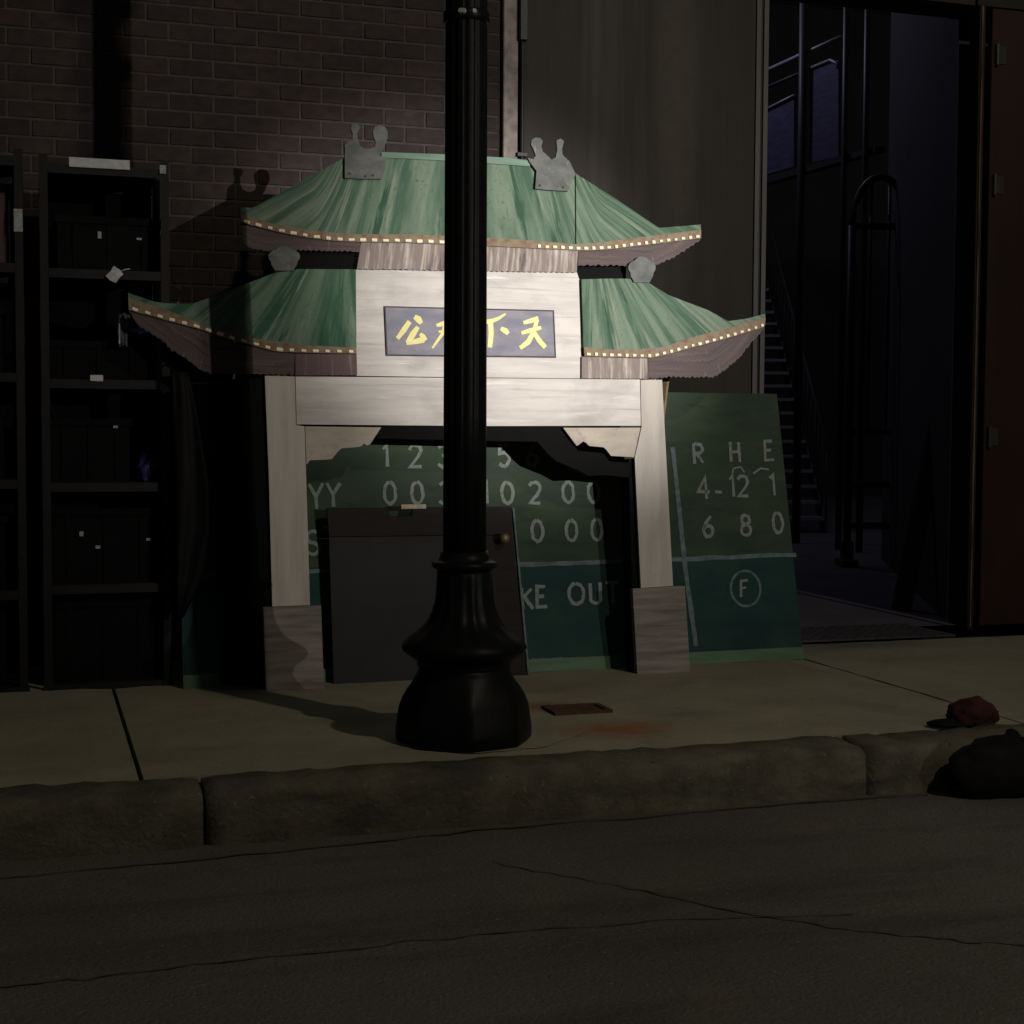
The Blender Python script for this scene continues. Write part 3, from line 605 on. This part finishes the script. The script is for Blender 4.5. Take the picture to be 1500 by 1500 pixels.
u, v_ = PP(735, 789); bm = bmesh.new(); prof = [(.020, 0), (.018, .006), (.009, .012), (.009, .022), (.022, .030), (.026, .042), (.020, .054), (.004, .058)]
vv, ff = lathe(prof, 20); kn = mesh_obj('knob', [(u + a, -.004 - c, v_ + b) for a, b, c in vv], ff, M['brass'], panel, smooth=True); bm.free()

# ================================================================= STREET LAMP
lp = thing('street_lamp', 'black fluted cast-iron lamp post with flared base standing at the kerb before the gateway', 'street lamp', (P0.x, P0.y, 0), (0, 0, R_(12)))
prof = [(.238, 0), (.246, .012), (.246, .05), (.242, .075), (.235, .13), (.222, .165), (.205, .195), (.188, .225), (.175, .25), (.170, .262), (.171, .275)]
octo = lambda a, i: (.25 + .75 * .96 / math.cos(((a + math.pi / 8) % (math.pi / 4)) - math.pi / 8)) if i < 7 else 1
v_, f_ = lathe(prof, 64, octo); mesh_obj('plinth', v_, f_, M['lamp'], lp, smooth=True)
prof = [(.172, .276), (.176, .284), (.172, .292), (.182, .302), (.205, .318), (.226, .334), (.232, .346), (.228, .360), (.210, .378), (.180, .400), (.152, .425), (.133, .452), (.120, .480), (.111, .51), (.106, .55), (.103, .60), (.102, .632)]
bell = lambda a, i: 1 - (.02 + .022 * math.cos(16 * a)) * (1 if 9 < i < 15 else .4 if i >= 8 else 0)
v_, f_ = lathe(prof, 96, bell); mesh_obj('bell_base', v_, f_, M['lamp'], lp, smooth=True)
prof = [(.103, .633), (.116, .640), (.121, .650), (.119, .660), (.108, .664), (.098, .668), (.092, .680), (.088, .70)]
v_, f_ = lathe(prof, 48); mesh_obj('collar', v_, f_, M['lamp'], lp, smooth=True)
prof = [(.080, .701), (.0795, 1.2), (.0775, 2.0), (.0765, 2.6), (.075, 3.3), (.0735, 3.9)]
flute = lambda a, i: 1 - .045 * max(0, math.cos(12 * a)) ** .7
v_, f_ = lathe(prof, 144, flute); mesh_obj('shaft', v_, f_, M['lamp'], lp, smooth=True)
prof = [(.076, 3.901), (.10, 3.92), (.105, 3.95), (.085, 3.98), (.06, 4.02), (.055, 4.10), (.12, 4.16), (.13, 4.19), (.12, 4.20)]
v_, f_ = lathe(prof, 32); mesh_obj('capital', v_, f_, M['lamp'], lp, smooth=True)
M['glass'] = mat('milky unlit glass', (.35, .35, .33), (.3, .3, .28), rough=.3, bump=0)
prof = [(.11, 4.201), (.15, 4.26), (.175, 4.36), (.165, 4.48), (.12, 4.58), (.05, 4.64), (.01, 4.66)]
v_, f_ = lathe(prof, 32); mesh_obj('globe', v_, f_, M['glass'], lp, smooth=True)
bz = onplane(676, 27, (-FW.x, -FW.y, 0), (P0.x, P0.y, 0)).z
prof = [(.080, bz - .02), (.0835, bz - .018), (.0835, bz + .018), (.080, bz + .02)]
v_, f_ = lathe(prof, 48); bd = mesh_obj('strap', v_, f_, M['lamp'], lp, smooth=True)
for a in (-102, -96, -70):
    a = R_(a - 12 - 17.7); bm = bmesh.new(); c_ = Vector((math.cos(a), math.sin(a), 0)); tube(bm, [c_ * .082 + Vector((0, 0, bz + .004)), c_ * .094 + Vector((0, 0, bz + .004))], [.012, .008], 8)
    bm_obj('bolt', bm, M['sticker'], bd)
dr = R_(-70); bm = bmesh.new(); box(bm, -.06, .06, -.012, .006, .09, .21, .006); o = bm_obj('access_door', bm, M['lamp'], lp); o.rotation_euler = (R_(-14), 0, dr + math.pi / 2)
o.location = (.228 * math.cos(dr), .228 * math.sin(dr), .0)

# ================================================================= RACKS AT THE LEFT
RY = 6.83
def rack(x0, x1, top, levels, name_label, hook=True):
    r = thing('storage_rack', name_label, 'rack', (x0, RY, 0), (0, 0, 0), 'steel racks against the brick wall'); W = x1 - x0; D = .52
    for px in (0, W - .035):
        for py in (0, D - .035):
            bm = bmesh.new(); box(bm, px, px + .035, py, py + .004, 0, top); sx = px if px == 0 else px + .031
            box(bm, sx, sx + .004, py + .0045, py + .035, 0, top); bm_obj('post', bm, M['steel'], r)
            box_obj('foot', (px - .006, px + .041, py - .006, py + .041, -.001, .012), M['steel'], r, .002)
    for z in levels:
        bm = bmesh.new(); box(bm, .0365, W - .0365, .005, D - .005, z - .004, z, 0); box(bm, .036, W - .036, .002, .006, z - .04, z - .0045, 0); box(bm, .036, W - .036, D - .012, D - .008, z - .04, z - .0045, 0)
        bm_obj('shelf', bm, M['steel'], r)
    for s in (0, 1):
        bm = bmesh.new(); tube(bm, [(.03 if s else W - .03, D - .003, .1), (W - .03 if s else .03, D - .003 + .004 * s, top * .55)], .006, 4); bm_obj('brace', bm, M['steel'], r)
    bm = bmesh.new(); box(bm, .036, W - .036, D + .006, D + .012, .05, top - .05); bm_obj('back_sheet', bm, M['blackplastic'], r)
    return r
zr = lambda y: onwall(150, y, RY).z
xa0, xa1 = onwall(62, 700, RY).x, onwall(250, 700, RY).x
LV = [zr(1000), zr(856), zr(707), zr(556), zr(395), zr(243)]
rk = rack(xa0, xa1, zr(238) + .02, LV, 'tall black steel rack with a white label strip on its top beam')
xb1 = onwall(38, 700, RY).x
LV2 = [zr(1002), zr(862), zr(702), zr(548), zr(390), zr(236)]
rk2 = rack(xb1 - .72, xb1, zr(232) + .02, LV2, 'tall black steel rack cut off by the left edge of the photo')
a, b = onwall(101, 240, RY), onwall(190, 240, RY)
box_obj('label_strip', (a.x - xa0, b.x - xa0, -.006, -.001, zr(247), zr(233)), M['paper'], rk, .001)
a = onwall(241, 243, RY); box_obj('end_cap', (xa1 - xa0 - .04, xa1 - xa0 - .012, -.008, -.001, zr(250), zr(237)), M['sticker'], rk, .002)
a = onwall(132, 553, RY); b = onwall(151, 553, RY); box_obj('label_plate', (a.x - xa0, b.x - xa0, -.005, -.0005, zr(558.5), zr(549.5)), M['paper'], rk, .001)
a = onwall(20, 320, RY); b = onwall(33, 320, RY); box_obj('label_plate', (a.x - xb1 + .72, b.x - xb1 + .72, -.005, -.0005, zr(345), zr(312)), M['sticker'], rk2, .001)

def crate(x, y, z, w_, d_, h_, label, m=None, stick=None, rot=0):
    c = thing('crate', label, 'crate', (x, y, z + .001), (0, 0, rot), 'crates stacked on the steel racks'); m = m or M['blackplastic']
    bm = bmesh.new(); t = .008
    box(bm, -w_ / 2, w_ / 2, -d_ / 2, -d_ / 2 + t, 0, h_ - .022); box(bm, -w_ / 2, w_ / 2, d_ / 2 - t, d_ / 2, 0, h_ - .022)
    box(bm, -w_ / 2, -w_ / 2 + t, -d_ / 2 + t, d_ / 2 - t, 0, h_ - .022); box(bm, w_ / 2 - t, w_ / 2, -d_ / 2 + t, d_ / 2 - t, 0, h_ - .022); box(bm, -w_ / 2 + t, w_ / 2 - t, -d_ / 2 + t, d_ / 2 - t, 0, t)
    bm_obj('body', bm, m, c)
    bm = bmesh.new(); e = .012
    box(bm, -w_ / 2 - e, w_ / 2 + e, -d_ / 2 - e, -d_ / 2, h_ - .03, h_); box(bm, -w_ / 2 - e, w_ / 2 + e, d_ / 2, d_ / 2 + e, h_ - .03, h_); box(bm, -w_ / 2 - e, -w_ / 2, -d_ / 2 + .001, d_ / 2 - .001, h_ - .03, h_); box(bm, w_ / 2, w_ / 2 + e, -d_ / 2 + .001, d_ / 2 - .001, h_ - .03, h_)
    bm_obj('rim', bm, m, c)
    for k in range(3):
        xx = -w_ / 2 + w_ * (k + .5) / 3; bm = bmesh.new(); box(bm, xx - .008, xx + .008, -d_ / 2 - .007, -d_ / 2, .01, h_ - .031); bm_obj('rib', bm, m, c)
    for (sx, sz, sw, sh) in (stick or []):
        box_obj('sticker', (sx - sw / 2, sx + sw / 2, -d_ / 2 - .0105, -d_ / 2 - .0075, sz - sh / 2, sz + sh / 2), M['sticker'], c, 0)
    return c
xm = (xa0 + xa1) / 2; wA = xa1 - xa0; yc = RY + .27
def cl(y): return zr(y)
crate(xm - .015, yc, LV[0], .46, .40, .36, 'black plastic crate on the bottom shelf of the labelled rack')
crate(xm - .01, yc, LV[1], .47, .40, .33, 'black plastic crate with three pale stickers, second shelf of the labelled rack', stick=[(-.10, .22, .018, .022), (-.03, .16, .02, .014), (.19, .19, .022, .012)])
crate(xm - .07, yc, LV[2], .34, .40, .28, 'black crate left of the blue bag on the labelled rack', stick=[(.11, .25, .02, .022)])
crate(xm - .03, yc, LV[3], .42, .40, .17, 'low black crate under the white tag on the labelled rack')
crate(xm + .02, yc + .02, LV[4], .44, .38, .24, 'black crate directly beneath the white label strip, top tier of the rack', stick=[(-.04, .16, .016, .03), (.13, .15, .022, .01)])
xm2 = xb1 - .36
crate(xm2, yc, LV2[0], .54, .40, .38, 'black crate on the bottom shelf of the left-edge rack')
crate(xm2, yc, LV2[1], .54, .40, .32, 'black crate on the second shelf of the left-edge rack', stick=[(.20, .25, .02, .02)])
crate(xm2, yc, LV2[2], .54, .40, .30, 'black crate on the middle shelf of the left-edge rack', stick=[(.22, .2, .02, .03)])
crate(xm2, yc, LV2[3], .54, .40, .28, 'black crate on the fourth shelf of the left-edge rack', stick=[(.22, .2, .03, .04)])
bx = thing('carton', 'faded red carton on the upper shelf of the left-edge rack', 'box', (xm2 + .1, yc, LV2[4] + .001))
box_obj('body', (-.2, .2, -.2, .15, 0, .30), M['redbox'], bx, .004); box_obj('flap', (-.199, .199, -.2, -.03, .301, .305), M['redbox'], bx, 0); box_obj('flap', (-.199, .199, -.025, .149, .301, .305), M['redbox'], bx, 0)

def lump(name, c, rx, ry, rz, m, sd, parent=None, amp=.16, sub=4, flat=True, freq=2.2):
    from mathutils import noise as nz
    bm = bmesh.new(); bmesh.ops.create_icosphere(bm, subdivisions=sub, radius=1)
    for v__ in bm.verts:
        p = v__.co.copy(); k = 1 + amp * (nz.noise(p * freq + Vector((sd, sd * 1.3, 0))) + .6 * nz.noise(p * freq * 2.6 + Vector((0, sd, 4))))
        q = p * k; z = q.z
        if flat and z < -.55: z = -.55 - (z + .55) * .08
        v__.co = Vector((q.x * rx, q.y * ry, (z + (.55 if flat else 0)) * rz)) 
    o = bm_obj(name, bm, m, parent, smooth=True); o.location = c; return o
pb = onwall(220, 700, RY + .10)
bag = thing('blue_bag', 'small blue plastic bag at the right end of the middle rack shelf', 'bag', (pb.x, RY + .12, LV[2] + .001))
lump('body', (0, 0, 0), .055, .06, .085, M['blue'], 3, bag, .25); tube_obj('knot', [(0, 0, .11), (.008, .003, .135), (-.012, 0, .155)], [.012, .006, .016], M['blue'], bag)
tp = thing('tarpaulin', 'folded dark blue tarpaulin in the rack above the grey cloth', 'tarpaulin', (onwall(212, 500, RY).x, RY + .16, LV[3] + .171))
lump('fold', (0, 0, 0), .085, .12, .05, M['blue'], 8, tp, .2); lump('fold', (.01, .01, .072), .075, .11, .05, M['blackplastic'], 9, tp, .2)
pc = onwall(180, 480, RY - .02)
cl_ = thing('cloth', 'grey striped cloth hanging off the rack beside the gateway roof tip', 'cloth', (pc.x, RY - .012, pc.z))
v = []; f = []
for j in range(9):
    for i in range(9):
        s = (i / 8 - .5); v.append((s * (.055 - .02 * j / 8) + .02 * (j / 8 - .5) ** 2, -.012 * math.sin(i * 1.9 + j * .3), .065 - .14 * j / 8 - .02 * abs(s)))
for j in range(8):
    for i in range(8): a = j * 9 + i; f.append((a, a + 1, a + 10, a + 9))
o = mesh_obj('drape', v, f, M['greycloth'], cl_, smooth=True); sm = o.modifiers.new('thick', 'SOLIDIFY'); sm.thickness = .003
box_obj('stripe', (-.018, -.012, -.020, -.0165, -.07, .06), M['paper'], cl_, 0)
pt = onwall(168, 402, RY - .01)
tg = thing('paper_tag', 'crumpled white paper tag hanging from the rack at a slant', 'tag', (pt.x, RY - .012, pt.z), (0, R_(38), 0))
v = [(-.026, 0, -.030), (.0, -.006, -.034), (.027, 0, -.026), (.024, -.007, .0), (.028, 0, .024), (.006, -.004, .030), (-.026, -.006, .026), (-.022, 0, .0), (0, -.011, .0)]
o = mesh_obj('paper', v, [(0, 1, 8, 7), (1, 2, 3, 8), (8, 3, 4, 5), (7, 8, 5, 6)], M['paper'], tg); sm = o.modifiers.new('thick', 'SOLIDIFY'); sm.thickness = .0015
tube_obj('string', [(.012, .002, .028), (.02, .006, .045), (.034, .012, .062)], .0025, M['paper'], tg, 5)

ps = onwall(258, 548, 6.715)  # added black sheet, keeps the gap beside the rack dark
sh = thing('added_dark_sheet', 'added black sheet darkening the gap between the rack and the gateway over the scoreboard end', 'sheet', (ps.x, 6.715, 0))
v = []; f = []; n = 22
Ls, _ = resample([(252, 545), (256, 700), (259, 850), (261, 905)], n); Rs, _ = resample([(276, 545), (285, 590), (302, 690), (312, 760), (300, 840), (268, 905)], n)
for j in range(n):
    a, b = onwall(*Ls[j], 6.715), onwall(*Rs[j], 6.715)
    for i in range(9):
        t = i / 8; p = a.lerp(b, t); v.append((p.x - ps.x, .012 * math.sin(t * 9 + j * .25) - .01, p.z))
for j in range(n - 1):
    for i in range(8): a = j * 9 + i; f.append((a, a + 1, a + 10, a + 9))
o = mesh_obj('drape', v, f, M['bag'], sh, smooth=True); sm = o.modifiers.new('thick', 'SOLIDIFY'); sm.thickness = .003
tube_obj('added_cord', [(0, -.01, v[0][2] - .005), (-.03, .06, v[0][2] + .03), (-.05, .22, v[0][2] + .05)], .004, M['bag'], sh, 5)

# ================================================================= RED CLOTH AND BLACK BAG AT THE KERB, RIGHT
pg = onground(1450, 1166, ROADZ)
bg_ = thing('rubbish_bag', 'slumped black rubbish bag in the gutter against the kerb at the right edge', 'rubbish bag', (pg.x + .06, KF - .11, ROADZ + .007))
lump('body', (0, 0, 0), .235, .10, .140, M['bag'], 5, bg_, .10, 4); tube_obj('tied_neck', [(.02, 0, .18), (.035, .01, .20), (.05, .02, .210)], [.05, .022, .03], M['bag'], bg_)
pr = onground(1440, 1066)
rc = thing('red_cloth', 'crumpled dull red cap-like cloth lying on the kerb top at the right edge', 'cloth', (pr.x, KB + .03, .002), (0, 0, R_(-10)))
lump('crown', (.01, .02, 0), .095, .075, .065, M['redcloth'], 12, rc, .22); lump('brim', (-.12, -.02, 0), .075, .05, .016, M['bag'], 14, rc, .2, 3)

# ================================================================= YARD SEEN THROUGH THE OPENING
struct(mesh_obj('yard_floor', [(XR - .3, WALL + .2, -.003), (16, WALL + .2, -.003), (16, 26, -.003), (XR - .3, 26, -.003)], [(0, 1, 2, 3)], M['yard']))
tp0, tp1 = onground(1172, 931), onground(1345, 921); 
tpl = thing('tread_plate', 'studded steel threshold plate at the foot of the yard opening', 'plate', (XR + .02, WALL - .27, .001))
plw = tp1.x - XR; box_obj('plate', (0, plw, 0, .55, -.002, .008), M['plate'], tpl, .002)
bm = bmesh.new()
for i in range(30):
    for j in range(13):
        a = R_(45 if (i + j) % 2 else -45); c_ = Vector((.02 + plw * .97 * i / 30, .03 + j * .039, .0105)); r = bmesh.ops.create_cube(bm, size=1); bmesh.ops.scale(bm, vec=(.026, .007, .004), verts=r['verts']); bmesh.ops.rotate(bm, cent=(0, 0, 0), matrix=Matrix.Rotation(a, 3, 'Z'), verts=r['verts']); bmesh.ops.translate(bm, vec=c_, verts=r['verts'])
o = bm_obj('studs', bm, M['plate'], tpl); o['kind'] = 'stuff'
XJ = onwall(1412, 800, WALL).x
rb_ = thing('corner_building', 'dark building right of the yard opening with a red brown steel door', 'building', (XJ, WALL, 0))
box_obj('wall', (1.32, 9, 0, .3, -.05, 6.2), M['render'], rb_, 0); box_obj('wall', (.02, 1.315, 0, .3, 3.62, 6.2), M['render'], rb_, 0)
sw = onground(1296, 845); 
v = [(.10, .305, -.05), (2.27, 4.6, -.05), (2.57, 4.6, -.05), (.42, .305, -.05)]; v += [(a, b, 6.2) for a, b, c in v]
mesh_obj('side_wall', v, [(0, 1, 5, 4), (1, 2, 6, 5), (2, 3, 7, 6), (3, 0, 4, 7), (4, 5, 6, 7)], M['yardwall'], rb_)
box_obj('lintel', (XR - XJ - .02, .015, .02, .3, onwall(1390, 2, WALL).z, 6.2), M['render'], rb_, 0)
dr_ = box_obj('door', (.095, 1.30, -.035, .01, .02, 3.60), M['door'], rb_, .004)
box_obj('door_frame', (.0, .040, -.05, .05, 0, 3.61), M['door'], rb_, .003); box_obj('door_edge', (.010, .020, -.060, -.0505, .02, 3.60), M['jamb'], rb_, .003)
for y in (82, 272, 640):
    z = onwall(1448, y, WALL).z; bm = bmesh.new(); tube(bm, [(.125, -.05, z - .06), (.125, -.05, z + .06)], .012, 8); box(bm, .13, .19, -.041, -.036, z - .05, z + .05); bm_obj('hinge', bm, M['trim'], dr_)
tube_obj('handle', [(1.2, -.04, 1.0), (1.2, -.09, 1.0), (1.2, -.09, 1.16), (1.2, -.04, 1.16)], .009, M['jamb'], dr_)
# leaning plank
q0, q1 = onground(1322, 893), Vector((5.72, 9.0, 2.15)); q1 = onwall(1384, 578, q0.y + .35)
pk = thing('plank', 'long dark plank leaning against the wall inside the yard opening', 'plank', q0)
d = q1 - q0; bm = bmesh.new(); n_ = Vector((.95, -.3, 0)) * .06
vs = [bm.verts.new(p) for p in (-n_, n_, n_ + Vector((0, .03, 0)), -n_ + Vector((0, .03, 0)))] + [bm.verts.new(d + p) for p in (-n_, n_, n_ + Vector((0, .03, 0)), -n_ + Vector((0, .03, 0)))]
for q in ((0, 1, 5, 4), (1, 2, 6, 5), (2, 3, 7, 6), (3, 0, 4, 7), (3, 2, 1, 0), (4, 5, 6, 7)): bm.faces.new([vs[i] for i in q])
bm_obj('board', bm, M['plank'], pk)
# fire stairs at the back of the yard
def view(right, fwd, z): 
    fh = Vector((math.sin(TH), math.cos(TH), 0)); rh = Vector((math.cos(TH), -math.sin(TH), 0)); p = rh * right + fh * fwd; p.z = z; return p
st = thing('staircase', 'steep metal stair rising away at the back of the yard', 'staircase', view(3.2, 17.6, 0), (0, 0, -TH))
for k in range(18):
    z = .18 * (k + 1); y = .24 * k
    bm = bmesh.new(); box(bm, -.62, .46, y - .02, y + .23, z - .02, z); box(bm, -.62, .46, y - .026, y - .021, z - .035, z + .004); bm_obj('tread', bm, M['tread'], st)
for sx in (-.65, .48):
    bm = bmesh.new(); v4 = [(sx, -.1, 0), (sx, 4.4, 3.38), (sx, 4.4, 3.08), (sx, .25, 0)]
    a = [bm.verts.new(p) for p in v4]; b = [bm.verts.new((p[0] + .02, p[1], p[2])) for p in v4]
    bm.faces.new(a); bm.faces.new(b[::-1])
    for i in range(4): bm.faces.new((a[i], b[i], b[(i + 1) % 4], a[(i + 1) % 4]))
    bm_obj('stringer', bm, M['iron'], st); tube_obj('handrail', [(sx, -.1, .95), (sx, 4.4, 4.3)], .02, M['iron'], st)
    for k in range(0, 18, 1): tube_obj('baluster', [(sx, .24 * k, .18 * k + .1), (sx, .24 * k, .18 * k + 1.0)], .009, M['iron'], st, 5)
# balcony along the yard side
bal = thing('balcony', 'raised iron balcony with posts and pale panels at the top of the yard opening', 'balcony', (0, 0, 0))
def BQ(x, y, X=7.75): return onplane(x, y, (1, 0, 0), (X, 0, 0))
def quad_slab(name, px, m, X, th):
    P = [BQ(x, y, X) for x, y in px]; v = P + [p + Vector((th, 0, 0)) for p in P]
    mesh_obj(name, v, [(0, 1, 2, 3), (7, 6, 5, 4), (0, 4, 5, 1), (1, 5, 6, 2), (2, 6, 7, 3), (3, 7, 4, 0)], m, bal)
quad_slab('panel', [(1100, 172), (1163, 141), (1163, 244), (1100, 262)], M['yardpanel'], 7.75, .03)
quad_slab('panel', [(1186, 101), (1228, 88), (1228, 229), (1186, 239)], M['yardpanel'], 7.75, .03)
quad_slab('floor_beam', [(1090, 268), (1282, 214), (1282, 222), (1090, 278)], M['iron'], 7.70, .12)
tube_obj('handrail', [BQ(1090, 118), BQ(1232, 54)], .022, M['tread'], bal); tube_obj('handrail', [BQ(1090, 142), BQ(1175, 106)], .018, M['iron'], bal); tube_obj('panel_rail', [BQ(1100, 171, 7.74), BQ(1163, 140, 7.74)], .016, M['tread'], bal)
tube_obj('panel_rail', [BQ(1186, 100, 7.74), BQ(1216, 88, 7.74), BQ(1226, 92, 7.74), BQ(1227, 100, 7.74)], .016, M['tread'], bal)
for x in (1174, 1237, 1268):
    p = BQ(x, 240, 7.68); tube_obj('post', [(p.x, p.y, 0), (p.x, p.y, 6.6)], .045 if x == 1174 else .035, M['iron'], bal)
# arched iron gate leaf standing in the yard
ag = thing('iron_gate', 'tall dark iron gate leaf with an arched top standing in the yard', 'gate', view(3.17, 13.1, 0), (0, 0, -TH))
Hh = 2.95; hw = .24
tube_obj('stile', [(-hw, 0, 0), (-hw, 0, Hh)], .035, M['iron'], ag); tube_obj('stile', [(hw, 0, 0), (hw, 0, Hh)], .035, M['iron'], ag)
tube_obj('arch', [(hw * math.cos(R_(180 - 15 * k)), 0, Hh + .42 * math.sin(R_(15 * k))) for k in range(13)], .03, M['iron'], ag)
for y in (330, 628, 705, 765):
    z = EYE + (636 - y) * 13.1 / FOC; box_obj('rail', (-hw, hw, -.02, .02, z - .035, z + .02), M['iron'], ag, .004)
for x in (-.08, .08): tube_obj('bar', [(x, 0, 1.2), (x, 0, Hh + .38)], .014, M['iron'], ag, 6)
for x in (-hw, hw):
    bm = bmesh.new(); box(bm, x - .07, x + .07, -.16, .16, 0, .06, .01); box(bm, x - .05, x + .05, -.05, .05, .061, .22, .01); bm_obj('foot', bm, M['iron'], ag)
bw_ = thing('yard_wall', 'dark wall closing off the far side of the yard', 'wall', (0, 25, 0))
box_obj('wall', (XR - 1, 24, 0, .3, -.05, 9), M['yardwall'], bw_, 0); box_obj('coping', (XR - 1, 24, -.05, .35, 9.002, 9.1), M['yardwall'], bw_, .01)
